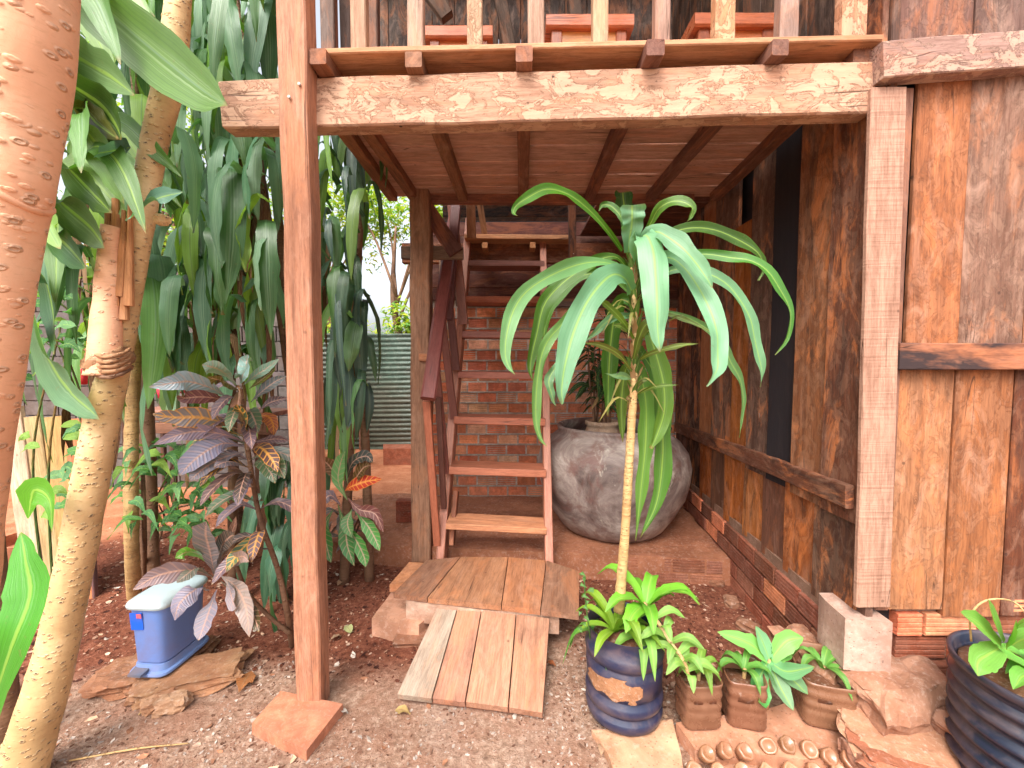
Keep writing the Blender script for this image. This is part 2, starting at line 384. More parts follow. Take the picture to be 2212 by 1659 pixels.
def leafmat(name, kind='par', rough=.38, trans=.3, mid=srgb(190, 220, 110), midw=.05, vein=.3, spec=.42, edge=None, back=None, val=.7, midk=.7):
    k = N(name); tc = k.n('TexCoord'); oi = k.n('ObjectInfo'); base = k.hsv(oi.outputs['Color'], 1.02, val)
    s = k.n('SeparateXYZ'); k.l(tc.outputs['UV'], s.inputs[0]); u, w = s.outputs[0], s.outputs[1]
    av = k.math('ABSOLUTE', k.math('SUBTRACT', u, .5))
    ob = tc.outputs['Object']
    big = k.noise(ob, 5, 4, .6)
    dk = k.mix(1, base, (.5, .55, .55, 1), 'MULTIPLY'); lt = k.mix(.35, base, srgb(205, 225, 190))
    c = k.mix(k.math('MULTIPLY', k.g(big, .45, .7), .45), base, dk)
    if kind == 'par':
        vm = k.map(tc.outputs['UV'], (34, .8, 1)); st = k.noise(vm, 1.0, 3, .6)
        c = k.mix(k.math('MULTIPLY', k.g(st, .45, .7), vein), c, dk)
        c = k.mix(k.math('MULTIPLY', k.g(k.noise(k.map(tc.outputs['UV'], (16, .5, 1), (3, 1, 0)), 1.0, 2), .55, .7), vein * .8), c, lt)
        h = st
    else:
        ph = k.math('ADD', k.math('MULTIPLY', w, 62.0), k.math('MULTIPLY', av, -13.0))
        sn = k.math('SINE', ph); vn = k.g(sn, .55, .95)
        c = k.mix(k.math('MULTIPLY', vn, vein), c, mid); h = k.math('SUBTRACT', 0.0, k.math('ABSOLUTE', sn))
    md = k.ramp(av, [(0, (1, 1, 1, 1)), (midw, (.8, .8, .8, 1)), (midw * 2.2, (0, 0, 0, 1))])
    c = k.mix(k.math('MULTIPLY', md, midk), c, mid)
    if edge: c = k.mix(k.g(av, .44, .49), c, edge)
    sp = k.g(k.noise(ob, 60, 3), .66, .72); c = k.mix(k.math('MULTIPLY', sp, .35), c, srgb(120, 110, 70))
    tip = k.math('MULTIPLY', k.g(w, .95, 1.0), k.g(k.noise(ob, 9, 2), .35, .55)); c = k.mix(k.math('MULTIPLY', tip, .8), c, srgb(150, 115, 70))
    nb = k.bump(h, .45, .003)
    geo = k.n('NewGeometry')
    if back: c = k.mix(k.math('MULTIPLY', geo.outputs['Backfacing'], .8), c, back)
    p = k.bsdf(c, rough, spec, nb)
    tr = k.n('BsdfTranslucent'); k.l(k.mix(1, c, (1.3, 1.5, .6, 1), 'MULTIPLY'), tr.inputs['Color'])
    mx = k.n('MixShader'); mx.inputs[0].default_value = trans; k.l(p, mx.inputs[1]); k.l(tr.outputs[0], mx.inputs[2])
    return k.done(mx.outputs[0])
M['leaf'] = leafmat('corn_plant_leaf', mid=srgb(160, 192, 84), midw=.028, vein=.4, midk=.6)
M['dleaf'] = leafmat('dark_strap_leaf', val=.92, rough=.36, trans=.32, mid=srgb(120, 150, 120), midw=.012, vein=.65, spec=.6)
M['cleaf'] = leafmat('croton_leaf', 'pin', rough=.3, trans=.15, mid=srgb(196, 150, 130), midw=.03, vein=.26, spec=.6)
M['yleaf'] = leafmat('croton_veined_leaf', 'pin', rough=.35, trans=.2, mid=srgb(225, 160, 70), midw=.05, vein=.6, spec=.5, edge=srgb(200, 130, 60))
M['sleaf'] = leafmat('small_green_leaf', 'pin', rough=.45, trans=.35, mid=srgb(150, 190, 90), midw=.02, vein=.2)
M['dry'] = leafmat('dry_leaf', 'pin', rough=.8, trans=.1, mid=srgb(150, 115, 85), midw=.02, vein=.3, spec=.2)

def plastic(name, rough=.4, spec=.5, dirt=.3, dirtc=srgb(150, 105, 78), ds=4, mud=0):
    k = N(name); v, oi = k.objvec(); base = oi.outputs['Color']
    a = k.noise(v, ds, 8, .7, .5); b = k.noise(v, ds * 9, 5, .7)
    c = k.mix(k.math('MULTIPLY', k.g(a, .45, .68), dirt), base, dirtc)
    c = k.mix(k.math('MULTIPLY', k.g(b, .6, .75), dirt * .5), c, dirtc)
    r = k.math('ADD', rough, k.math('MULTIPLY', k.g(a, .45, .68), .3))
    if mud:
        mk = k.g(k.noise(k.map(v, (1, 1, 1), (1.7, 2.3, .4)), 5, 7, .65, .6), .52, .54)
        c = k.mix(k.math('MULTIPLY', mk, mud), c, dirtc); r = k.math('ADD', r, k.math('MULTIPLY', mk, .4))
    return k.done(k.bsdf(c, r, spec, k.bump(k.math('ADD', a, k.math('MULTIPLY', b, .3)), .2, .004)))
M['plastic'] = plastic('dusty_plastic')
M['blueblack'] = plastic('muddy_blue_black_plastic', .3, .6, .38, srgb(132, 104, 92), 6)
M['jug'] = plastic('brown_cut_jug_plastic', .22, .6, .4, srgb(150, 108, 82), 11)
M['chalk'] = plastic('chalk', .9, .1, .1)
M['red'] = plastic('red_plastic', .35, .5, .1)
M['metal'] = rocky('rusty_sheet_metal', rough=.55, s=3, amp=.003, dirt=.4, dirtc=srgb(96, 78, 64), lite=.3, spec=.5)

def down(): return (0, 0, -1)
exec_parts = []

# ================================================================== GROUND
def zone(x, y):
    """0 path, .5 mulch soil, 1 orange clay"""
    p = noise.noise(Vector((x * 1.3, y * 1.3, 3))) * .25
    z = 0
    # mulch: left side beyond the path and under the deck edge
    edge = 1.95 + .55 * max(0, (-.55 - x)) * 0 + p
    if x < -.45: 
        z = max(0, min(.5, (y - (1.80 - .05 * max(0, -x - 1.0)) + p) * 2.2))
    else: z = max(0, min(.46, (y - 1.78 + p) * 1.8 * min(1, max(0, x - .2) * 2.2)))
    if y > 3.0: z = max(z, min(1, .5 + (y - 3.0 + p) * 1.2))
    return max(0, min(1, z))
def gh(x, y):
    h = .012 * noise.noise(Vector((x * 2.3, y * 2.3, 0))) + .005 * noise.noise(Vector((x * 9, y * 9, 2))) + .0035 * noise.noise(Vector((x * 24, y * 24, 5))) + (.003 * noise.noise(Vector((x * 52, y * 52, 8))) if abs(x) < 4 and y < 4 else 0)
    if x < -.5 and y > 2.0: h += .05 * min(1, (y - 2.0)) * min(1, (-.5 - x))
    return h
def grid(lo, hi, fine_lo, fine_hi, f, c):
    a = []; x = lo
    while x < hi:
        a.append(x); x += f if fine_lo <= x < fine_hi else c if abs(x) < 12 else c * 8
    a.append(hi); return a
xs = grid(-60, 60, -3.2, 2.2, .018, .5); ys = grid(-20, 90, .9, 3.6, .018, .5)
gv = [(x, y, gh(x, y)) for y in ys for x in xs]; nx_ = len(xs)
gf = [(j * nx_ + i, j * nx_ + i + 1, (j + 1) * nx_ + i + 1, (j + 1) * nx_ + i) for j in range(len(ys) - 1) for i in range(nx_ - 1)]
gm = mesh('ground', gv, gf); at_ = gm.attributes.new('zone', 'FLOAT', 'POINT')
at_.data.foreach_set('value', [zone(x, y) for y in ys for x in xs])
ground = link('ground', gm, Matrix(), M['ground'], smooth=True); tag(ground, kind='structure')

def flakes(name, n, region, size, cols, mat, label, leafy=False):
    """loose chips scattered on the ground, one mesh"""
    vs, fs, uv = [], [], []
    for _ in range(n):
        x, y = region()
        s = size[0] + (size[1] - size[0]) * random.random() ** 3; a = U(0, 6.28); z = gh(x, y)
        ca, sa = math.cos(a), math.sin(a); k = len(vs); e = U(.35, .7); t1, t2 = U(0, .5) * s, U(0, .5) * s
        tp = [(-1, -.6 * e), (.2, -e), (1, .1), (.1, e), (-.9, .5 * e)]
        for i, (px, py) in enumerate(tp):
            px *= s * U(.7, 1.2); py *= s * U(.7, 1.2)
            vs.append((x + px * ca - py * sa, y + px * sa + py * ca, z + (t1 if i < 2 else t2 if i == 2 else 0) + s * .12))
        if leafy: fs += [(k, k + 1, k + 2, k + 3, k + 4)]
        else:
            for i in range(5): vs.append((vs[k + i][0], vs[k + i][1], z - .004))
            fs += [(k, k + 1, k + 2, k + 3, k + 4)] + [(k + i, k + (i + 1) % 5 , k + 5 + (i + 1) % 5, k + 5 + i) for i in range(5)]
    me = mesh(name, vs, fs)
    for c in cols:
        kk = N(name + '_tone'); g = kk.noise(kk.n('TexCoord').outputs['Object'], 60, 3); m_ = kk.done(kk.bsdf(kk.ramp(g, [(.35, tuple(q * .6 for q in c[:3]) + (1,)), (.65, c)]), .85, .2)); me.materials.append(m_)
    me.polygons.foreach_set('material_index', [(i // (1 if leafy else 6)) * 7919 % 101 % len(cols) for i in range(len(me.polygons))])
    o = link(name, me, Matrix(), None); tag(o, label, name.replace('_', ' '), kind='stuff'); return o
def reg_path():
    while 1:
        x, y = U(-2.6, 1.6), U(1.1, 3.2)
        if zone(x, y) < .3 and noise.noise(Vector((x * 2.5, y * 2.5, 9))) + U(-.3, .3) > -.05: return x, y
def reg_soil():
    while 1:
        x, y = U(-3.4, 1.4), 1.7 + 2.6 * random.random()
        if zone(x, y) >= .12: return x, y
flakes('gravel', 13000, reg_path, (.0025, .010), [srgb(176, 152, 136), srgb(140, 104, 86), srgb(110, 76, 60), srgb(186, 170, 158)], None, 'small pale and brown stone chips on the path')
flakes('mulch', 20000, reg_soil, (.004, .017), [srgb(96, 54, 40), srgb(140, 88, 66), srgb(182, 140, 116), srgb(70, 38, 30), srgb(206, 170, 146), srgb(110, 60, 42)], None, 'loose dark brown husks and chips on the soil', True)

flakes('leaf_litter', 260, lambda: (U(-3, 1.2), U(1.15, 3.6)), (.012, .026), [srgb(206, 166, 136), srgb(176, 122, 92), srgb(224, 206, 190), srgb(140, 96, 72)], None, 'scattered crumpled dry leaf pieces and pale flakes on the ground', True)
flakes('pebbles', 420, reg_path, (.008, .018), [srgb(170, 138, 118), srgb(130, 96, 78), srgb(196, 178, 164)], None, 'scattered larger pebbles on the path')
def dryleaf(px, py, s, c, lab, rot=None):
    p = G(px, py, .0); z = gh(p.x, p.y) + .012; a = rot if rot is not None else U(0, 6.28); d = Vector((math.cos(a), math.sin(a), 0))
    pts = [Vector((p.x, p.y, z)) + d * s * t + Vector((0, 0, h)) for t, h in ((-.5, 0), (-.1, .012), (.25, .01), (.5, .0))]
    o = leaf(pts, s * .33, M['dry'], None, c, facing=(U(-.3, .3), U(-.3, .3), 1), name='fallen_leaf', prof='ov', rows=8, cols=5, wav=.3)
    tag(o, lab, 'fallen leaf', 'fallen leaves on the ground')
for a in [(752, 1366, .075, srgb(196, 200, 140), 'yellow green fallen leaf on the soil right of the wooden post'),
          (725, 1384, .06, srgb(196, 160, 130), 'pale brown fallen leaf beside the post foot'),
          (700, 1300, .07, srgb(206, 170, 140), 'buff fallen leaf on the dark soil just behind the post'),
          (735, 1268, .05, srgb(190, 150, 120), 'small tan fallen leaf on the soil under the croton'),
          (870, 1545, .07, srgb(214, 180, 120), 'straw coloured fallen leaf in front of the plank ramp'),
          (742, 1545, .045, srgb(225, 215, 205), 'whitish fallen leaf touching the brick tile'),
          (530, 1478, .12, srgb(196, 128, 80), 'large orange brown fallen leaf right of the blue bin stones'),
          (1190, 1440, .05, srgb(190, 110, 70), 'rusty fallen leaf between ramp and bottle planter'),
          (17, 1500, .09, srgb(200, 110, 60), 'orange fallen leaf left of the spotted trunk'),
          (775, 1190, .09, srgb(200, 205, 120), 'greenish fallen leaf near the brick platform corner'),
          (1300, 1690 - 60, .05, srgb(200, 160, 130), 'tan fallen leaf on the cracked cement edge')]: dryleaf(*a)
for nme, a, b, lab in (('twig', G(150, 1650), G(410, 1612), 'long thin pale twig lying on the path by the spotted trunk'), ('twig', G(300, 1550), G(355, 1475), 'short thin twig lying in front of the blue bin')):
    m_ = (a + b) / 2
    tag(tube(nme, [a + Vector((0, 0, .012)), m_ + Vector((.01, .01, .014)), b + Vector((0, 0, .012))], [.003, .0035, .002], M['cane'], rows=6, seg=6), lab, 'twig')

def rock(name, loc, size, color, par=None, rotz=0, seed=0, flat=.5, mat='stone', sub=3, tilt=(0, 0), ang=.35):
    import bmesh
    bm = bmesh.new(); bmesh.ops.create_cube(bm, size=2)
    bmesh.ops.subdivide_edges(bm, edges=bm.edges[:], cuts=sub, use_grid_fill=True)
    for v in bm.verts:
        q = v.co.copy(); m_ = max(abs(q.x), abs(q.y), abs(q.z)); r_ = q.normalized() * 1.25
        q = q.lerp(r_, ang)
        q += Vector((noise.noise(q * 1.3 + Vector((seed, 0, 0))), noise.noise(q * 1.3 + Vector((0, seed, 5))), noise.noise(q * 1.7 + Vector((3, 0, seed))) * .6)) * .34
        q += Vector((1, 1, 1)) * (.11 * noise.noise(q * 4 + Vector((seed, 1, 1))) + .06 * noise.noise(q * 10 + Vector((seed, 4, 1))))
        v.co = Vector((q.x * size[0] / 2, q.y * size[1] / 2, q.z * size[2] / 2))
    me = bpy.data.meshes.new(name); bm.to_mesh(me); bm.free()
    m_ = Matrix.Translation(Vector(loc)) @ Matrix.Rotation(rotz, 4, 'Z') @ Matrix.Rotation(tilt[0], 4, 'X') @ Matrix.Rotation(tilt[1], 4, 'Y')
    return link(name, me, m_, M[mat], par, color, False)

# ================================================================== BRICKS
def brick_mesh(L, H, D, grooves=4, g=.003):
    """front face looks to -Y; grooves run along X"""
    pr = [(-D / 2, -H / 2), (D / 2, -H / 2), (D / 2, H / 2), (-D / 2, H / 2)]
    f = []
    if grooves:
        st = H / (grooves * 2 + 1)
        for i in range(grooves):
            z = H / 2 - st * (1 + 2 * i)
            f += [(-D / 2, z), (-D / 2 + g, z - st * .2), (-D / 2 + g, z - st * .6), (-D / 2, z - st * .8)]
    pr = [(D / 2, -H / 2), (D / 2, H / 2), (-D / 2 + .002, H / 2), (-D / 2, H / 2 - .003)] + f + [(-D / 2, -H / 2 + .003), (-D / 2 + .002, -H / 2)]
    n = len(pr); vs = []
    for x in (-L / 2, L / 2):
        for (y, z) in pr: vs.append((x + U(-.0015, .0015), y, z + U(-.001, .001)))
    fs = [(i, (i + 1) % n, (i + 1) % n + n, i + n) for i in range(n)] + [tuple(range(n - 1, -1, -1)), tuple(range(n, 2 * n))]
    return mesh('brick', vs, fs)
BR = {}
def bricks(root, org, along, rows, L, H, gap, length, cols, offs=None, depth=.09, grooves=4, start=0, skip=lambda u, z: False, jit=.004, zfun=lambda u: 0):
    """course laid from org along a horizontal direction; front normal = along x up turned to viewer"""
    along = Vector(along).normalized(); nrm = Vector((along.y, -along.x, 0))
    key = (round(L, 3), round(H, 3), depth, grooves)
    if key not in BR: BR[key] = [brick_mesh(L, H, depth, grooves) for _ in range(4)]
    half = [brick_mesh(L * .48, H, depth, grooves) for _ in range(2)]
    for r in range(rows):
        x = -(L + gap) / 2 * ((r + start) % 2) * 1.0 + U(-.01, .01)
        while x < length - L * .3:
            z = r * (H + gap) + H / 2
            if x >= -L * .1 and x + L <= length + .03: me, u = random.choice(BR[key]), x + L / 2; 
            elif x < 0: me, u = random.choice(half), x + L * .75
            else: me, u = random.choice(half), x + L * .25
            x += L + gap
            if skip(u, z): continue
            p = Vector(org) + along * u + Vector((0, 0, z + zfun(u))) - nrm * (depth / 2 + U(-jit, jit))
            m_ = Matrix((along, -nrm, Vector((0, 0, 1)))).transposed().to_4x4(); m_.translation = p
            m_ = m_ @ Matrix.Rotation(U(-.012, .012), 4, 'Y')
            o = link('brick', me, m_, M['brick'], root, vary(random.choice(cols), .18, .08))
def slab(name, pts, z0, z1, mat, col, par=None, jitter=.004, sub=6, nz=.0):
    """solid with polygonal plan pts (quad), top at z1"""
    (a, b, c, d) = [Vector((p[0], p[1], 0)) for p in pts]; vs, fs = [], []
    n = sub
    for k, z in ((0, z0), (1, z1)):
        for j in range(n + 1):
            for i in range(n + 1):
                u, v = i / n, j / n; p = a.lerp(b, u).lerp(d.lerp(c, u), v)
                e = Vector((noise.noise(p * 8), noise.noise(p * 8 + Vector((5, 0, 0))), 0)) * jitter
                vs.append((p.x + e.x, p.y + e.y, z + (nz * noise.noise(p * 6 + Vector((0, 0, 4))) if k else 0)))
    o2 = (n + 1) ** 2
    for j in range(n):
        for i in range(n):
            q = j * (n + 1) + i
            fs.append((q + o2, q + 1 + o2, q + n + 2 + o2, q + n + 1 + o2)); fs.append((q, q + n + 1, q + n + 2, q + 1))
    ring = [i for i in range(n + 1)] + [(n + 1) * j + n for j in range(1, n + 1)] + [(n + 1) * n + i for i in range(n - 1, -1, -1)] + [(n + 1) * j for j in range(n - 1, 0, -1)]
    for i in range(len(ring)): r1, r2 = ring[i], ring[(i + 1) % len(ring)]; fs.append((r1, r2, r2 + o2, r1 + o2))
    return link(name, mesh(name, vs, fs), Matrix(), M[mat], par, col)
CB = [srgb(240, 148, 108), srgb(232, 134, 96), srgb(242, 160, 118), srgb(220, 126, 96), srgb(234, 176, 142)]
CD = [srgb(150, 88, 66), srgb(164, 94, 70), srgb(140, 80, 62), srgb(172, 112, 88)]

# platform (concrete floor under the deck, edged by two brick courses)
ZS = .17
plat = thing('platform', (0, 3, 0), 'low red dusty brick edged platform under the stairs and jar', 'platform'); plat['kind'] = 'structure'
if 'category' in plat: del plat['category']
PL, PR = G(690, 1172, ZS), G(1562, 1215, ZS)
slab('floor_slab', [(PL.x - .5, PL.y + .06), (WX(2.7) + .02, PR.y + .03), (WX(4.0) + .02, 4.0), (-1.35, 4.0)], -.05, ZS, 'stone', srgb(170, 112, 84), plat, nz=.012, sub=24)
al = (Vector((PR.x, PR.y, 0)) - Vector((PL.x, PL.y, 0)))
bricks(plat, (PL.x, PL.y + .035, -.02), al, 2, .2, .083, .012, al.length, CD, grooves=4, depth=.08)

# back brick wall
BW = 3.92
bw = thing('brick_wall', (.3, BW, 0), 'bare orange grooved brick wall behind the wooden stairs', 'brick wall')
xa = P(925, 800, BW).x; xb = WX(BW)
slab('mortar', [(xa, BW + .005), (xb, BW + .005), (xb, BW + .14), (xa, BW + .14)], ZS - .1, 2.03, 'mortar', srgb(214, 204, 196), bw, sub=4)
bricks(bw, (xa, BW, ZS + .01), (1, 0, 0), 18, .17, .082, .0175, xb - xa - .01, CB, depth=.06)
for k in range(1, 18):
    if k not in (3, 8, 11, 15):
        z = ZS + .01 + k * .0995 - .008
        vs = []; n = 70
        fs = []
        for i in range(n + 1):
            x = xa + (xb - xa) * i / n; h1, h2 = .011 + .006 * noise.noise(Vector((x * 14, k, 0))), .011 + .006 * noise.noise(Vector((x * 14, k, 9)))
            dd = .006 + .004 * noise.noise(Vector((x * 20, k, 5)))
            vs += [(x, BW + .01, z - h1), (x, BW - dd, z - h1 * .4), (x, BW - dd, z + h2 * .4), (x, BW + .01, z + h2)]
        for i in range(n):
            for j in range(3): a = i * 4 + j; fs.append((a, a + 4, a + 5, a + 1))
        link('mortar_joint', mesh('mortar_joint', vs, fs), Matrix(), M['mortar'], bw, srgb(196, 188, 180))

# ================================================================== RIGHT SIDE PLANK WALL (goes back under the deck)
W1 = [Vector((WX(1.56), 1.56, 0)), Vector((WX(BW), BW, 0))]
wdir = (W1[1] - W1[0]).normalized(); wn_ = Vector((-wdir.y, wdir.x, 0))   # faces -X
sw = thing('side_plank_wall', (WX(2.6), 2.6, 0), 'dark patchwork wall of upright old planks under the deck, right of the jar', 'plank wall')
UP = [(1440, 1474, (92, 66, 56), 'side'), (1474, 1496, (120, 84, 66), 'side'), (1496, 1516, (84, 58, 48), 'side'), (1516, 1544, (190, 122, 76), 'wood'), (1544, 1584, (122, 94, 82), 'side'),
      (1584, 1621, (204, 132, 82), 'burn'), (1621, 1665, (110, 86, 76), 'side'), (1665, 1721, (70, 60, 60), 'char'), (1721, 1785, (150, 104, 78), 'side'), (1785, 1869, (124, 84, 68), 'side')]
for i, (x0, x1, c, m_) in enumerate(UP):
    d0, d1 = WD(x1), min(WD(x0), BW - .01); dm = (d0 + d1) / 2; xx = WX(dm) - (.0 if i % 2 else .007)
    zt = 2.78 if m_ != 'burn' else 2.3
    board('plank', (xx, dm, .82), (xx, dm, zt), abs(d1 - d0) - .002, .022, (-1, 0, 0), vary(srgb(*c), .04), sw, M[m_], seg=6, jit=.003)
LO = [(1455, 1488, (96, 66, 56)), (1488, 1516, (84, 60, 50)), (1516, 1541, (176, 104, 68)), (1541, 1570, (124, 84, 62)), (1570, 1612, (184, 116, 76)), (1612, 1654, (198, 134, 92)), (1654, 1703, (128, 84, 64)), (1703, 1768, (170, 108, 76)), (1768, 1856, (104, 74, 60))]
for i, (x0, x1, c) in enumerate(LO):
    d0, d1 = WD(x1), min(WD(x0), BW - .01); dm = (d0 + d1) / 2; xx = WX(dm) + .012
    zb = .36 + .05 * (3.2 - dm) / 1.4 + U(-.015, .015)
    board('plank', (xx, dm, zb), (xx, dm, .95), abs(d1 - d0) - .002, .02, (-1, 0, 0), srgb(*c), sw, M['side' if i % 3 else 'wood'], seg=5, jit=.003, rag=.02)
board('rail', (WX(3.9) - .03, 3.88, .845), (WX(1.6) - .03, 1.6, .925), .092, .032, (-1, 0, 0), srgb(124, 84, 68), sw, M['side'], seg=8)
board('backing', (WX(BW) + .06, BW, 1.62), (WX(1.62) + .06, 1.62, 1.62), 2.45, .02, (-1, 0, 0), srgb(40, 30, 28), sw, M['char'], seg=2)
# chalk marks on the dark plank
for (cx, cy, rx, ry) in ((1633, 930, 4.0, 14), (1640, 898, 6, 8)):
    pts = [WP(cx + rx * math.cos(a), cy + ry * math.sin(a), .012) for a in [i * .75 - 1.2 for i in range(8 if cy > 910 else 5)]]
    tube('chalk_scribble', pts, [.0012] * 3, M['chalk'], sw, srgb(170, 160, 155), rows=14, seg=5)
# brick plinth under it
pw = thing('brick_plinth', (WX(2.6), 2.6, 0), 'low dusty brick footing under the dark side plank wall', 'brick footing')
o0 = Vector((WX(BW) - .015, BW, -.02)); fwd = Vector((WX(1.62), 1.62, 0)) - Vector((WX(BW), BW, 0))
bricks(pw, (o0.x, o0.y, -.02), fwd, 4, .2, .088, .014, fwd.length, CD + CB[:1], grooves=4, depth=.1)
slab('mortar', [(WX(1.62) + .005, 1.62), (WX(1.62) + .16, 1.62), (WX(BW) + .16, BW), (WX(BW) + .005, BW)], -.05, .43, 'mortar', srgb(160, 126, 106), pw, sub=4)
def rubble_strip(root, base, direction, length, h, dep, n, col, name='rubble'):
    pass

# ================================================================== RIGHT FRONT PLANK WALL (faces the camera)
FD = 1.575
fw = thing('front_plank_wall', (1.9, FD, 0), 'sunlit wall of wide weathered planks facing the yard at the right', 'plank wall')
def fb(name, x0, y0, x1, y1, d, c, m_, horiz=False, t=.025, seg=6, **k):
    """board whose front face covers the pixel rectangle"""
    a, b = P(x0, y0, d), P(x1, y1, d)
    if horiz:
        A, B, w = P(x0, (y0 + y1) / 2, d), P(x1, (y0 + y1) / 2, d), abs(a.z - b.z)
    else:
        A, B, w = P((x0 + x1) / 2, y1, d), P((x0 + x1) / 2, y0, d), abs(P(x1, 800, d).x - P(x0, 800, d).x)
        B.x = A.x = P((x0 + x1) / 2, 800, d).x
    return board(name, A, B, w, t, (0, -1, 0), srgb(*c), fw, M[m_], seg=seg, **k)
cb = board('corner_board', P(1888, 1312, FD - .03), P(1922, 188, FD - .03), .128, .022, (0, -1, 0), srgb(196, 146, 118), fw, M['sawn'], seg=8)
fb('corner_strip', 1915, 190, 1946, 1318, FD - .006, (150, 104, 84), 'wood', t=.02)
fb('plank', 1955, 150, 2072, 752, FD, (196, 132, 98), 'wall', t=.02)
fb('plank', 2068, 130, 2205, 762, FD - .005, (164, 126, 108), 'burn', t=.02)
bpy.data.objects[-1] if False else None
fb('plank', 2207, 130, 2340, 762, FD, (176, 128, 104), 'wall', t=.02)
fb('plank', 2342, 130, 2480, 762, FD - .004, (150, 112, 94), 'wall', t=.02)
fb('plank', 1943, 760, 2064, 1316, FD + .014, (202, 146, 112), 'wall', t=.03)
fb('plank', 2069, 770, 2193, 1332, FD + .008, (186, 126, 92), 'burn', t=.03)
fb('plank', 2197, 770, 2330, 1330, FD + .014, (128, 78, 58), 'wall', t=.03)
fb('plank', 2334, 770, 2480, 1330, FD + .01, (150, 100, 74), 'wall', t=.03)
rl = fb('batten', 1944, 741, 2480, 799, FD - .035, (176, 112, 80), 'batten', True, t=.03)
fb('plank', 1900, -300, 2062, 140, FD + .01, (150, 112, 100), 'wall', t=.02)
fb('plank', 2066, -300, 2220, 140, FD + .004, (142, 112, 102), 'wall', t=.02)
fb('plank', 2224, -300, 2480, 140, FD + .01, (150, 112, 100), 'wall', t=.02)
board('cross_beam', P(1908, 127, FD - .06), P(2480, 84, FD - .06), .125, .06, (0, -1, 0), srgb(178, 140, 126), fw, M['beam'], seg=8, jit=.003)
board('backing', P(1900, 800, FD + .06), P(2490, 800, FD + .06), 2.9, .01, (0, -1, 0), srgb(40, 30, 28), fw, M['char'], seg=2)
board('corner_post', (WX(1.56) + .035, 1.60, .3), (WX(1.56) + .035, 1.60, 4.2), .09, .03, (-1, 0, 0), srgb(112, 80, 66), fw, M['wood'], seg=6)

# ================================================================== BALCONY (post, beam, joists, boards, balusters)
bal = thing('balcony', (-.8, 1.7, 0), 'raised wooden balcony with thick worm-eaten beam over the stair foot', 'balcony')
WC = srgb(206, 150, 112)
pb, pt = P(666.5, 1541, 1.66), P(625, -60, 1.545)
board('post', pb, pt, .104, .09, (0, -1, 0), srgb(192, 130, 96), bal, M['post'], seg=60, jit=.0035, ch=.006)
for (x, y) in ((646, 181), (624, 209)):
    q_ = P(x, y, 1.5535); o_ = lathe('screw_head', [(.0055, -.004), (.0055, .001), (.003, .002)], q_, M['chalk'], bal, srgb(200, 196, 190), 12); setw(o_, Matrix.Translation(q_) @ Matrix.Rotation(R(90), 4, 'X'), bal)
beam = board('beam', P(478, 225, 1.655), P(1888, 187, 1.56), .18, .075, (0, -1, -.02), srgb(206, 158, 128), bal, M['beam'], seg=24, jit=.004, ch=.006, rag=.02)
ZJ = 2.53
def dl(x): return 1.605 - .045 * (x + .8)      # depth of the front line of the deck
for i, (xf, xbk, dd, c) in enumerate([(-.80, -.80, 0.02, (160, 104, 72)), (-.705, -.655, -.03, (150, 98, 70)), (-.362, -.33, 0, (160, 112, 82)), (.044, .075, -.01, (150, 100, 76)), (.505, .52, -.02, (136, 90, 74)), (.945, .93, .0, (140, 98, 82)), (1.27, 1.36, .06, (140, 96, 76))]):
    a = Vector((xf, dl(xf) + dd, ZJ)); b = Vector((xbk, 2.86, ZJ))
    board('joist', a, b, .062, .055, (0, 0, -1), srgb(*c), bal, M['wood'], seg=6)
NB = 8
for i in range(NB):
    u0, u1 = i / NB, (i + 1) / NB
    L0, L1 = Vector((-.845, 1.60 + (2.93 - 1.60) * (u0 + u1) / 2, ZJ + .055)), Vector((1.31 + .012 * i, 1.525 + (2.93 - 1.525) * (u0 + u1) / 2, ZJ + .055 + .0))
    w = (2.93 - 1.56) / NB - .006 - U(0, .006)
    board('floor_board', L0, L1, w, .022, (0, 0, -1), vary(srgb(218, 172, 152) if i else srgb(222, 160, 118), .1), bal, M['wood'], seg=12, jit=.001)
    if i == 0: bal.children
board('ledger', P(902, 420, 2.875), P(1500, 421, 2.875), .105, .05, (0, -1, 0), srgb(150, 96, 78), bal, M['wood'], seg=8)
board('brace', P(893, 405, 2.86), P(984, 545, 2.86), .105, .04, (0, -1, 0), srgb(112, 72, 66), bal, M['wood'], seg=4)
board('post', P(909, 1213, 2.79), P(905, 385, 2.79), .13, .13, (0, -1, 0), srgb(168, 122, 92), bal, M['post'], seg=50, jit=.005, ch=.008)
board('cross_rail', P(866, 545, 2.94), P(1000, 545, 2.94), .085, .05, (0, -1, 0), srgb(150, 128, 110), bal, M['wood'], seg=3)
# balusters stand on the deck edge
for (x0, x1, yb, c, m_) in [(757, 790, 104, (190, 150, 122), 'wood'), (880, 913, 100, (190, 156, 132), 'wood'), (1009, 1041, 95, (196, 160, 126), 'beam'), (1141, 1175, 92, (190, 152, 128), 'wood'), (1281, 1314, 90, (206, 164, 128), 'wood'),
                    (1416, 1448, 86, (178, 140, 122), 'wood'), (1546, 1588, 82, (214, 156, 110), 'beam'), (1686, 1725, 76, (178, 146, 130), 'wood'), (1820, 1873, 68, (206, 154, 118), 'beam')]:
    d = dl((x0 - 1106) / 900 * 1.6) + .045
    a = P((x0 + x1) / 2, yb, d); a.z = ZJ + .077 
    b = Vector((a.x + U(-.006, .006), a.y, 3.75))
    board('baluster', a, b, (x1 - x0) / 900 * d * .98, .045, (0, -1, 0), vary(srgb(*c), .05), bal, M[m_], seg=5, jit=.002)
a = P(640, -420, 1.64)
board('top_rail', (-.85, dl(-.85) + .04, 3.55), (1.3, dl(1.3) + .04, 3.55), .09, .05, (0, -1, 0), WC, bal, M['wood'])
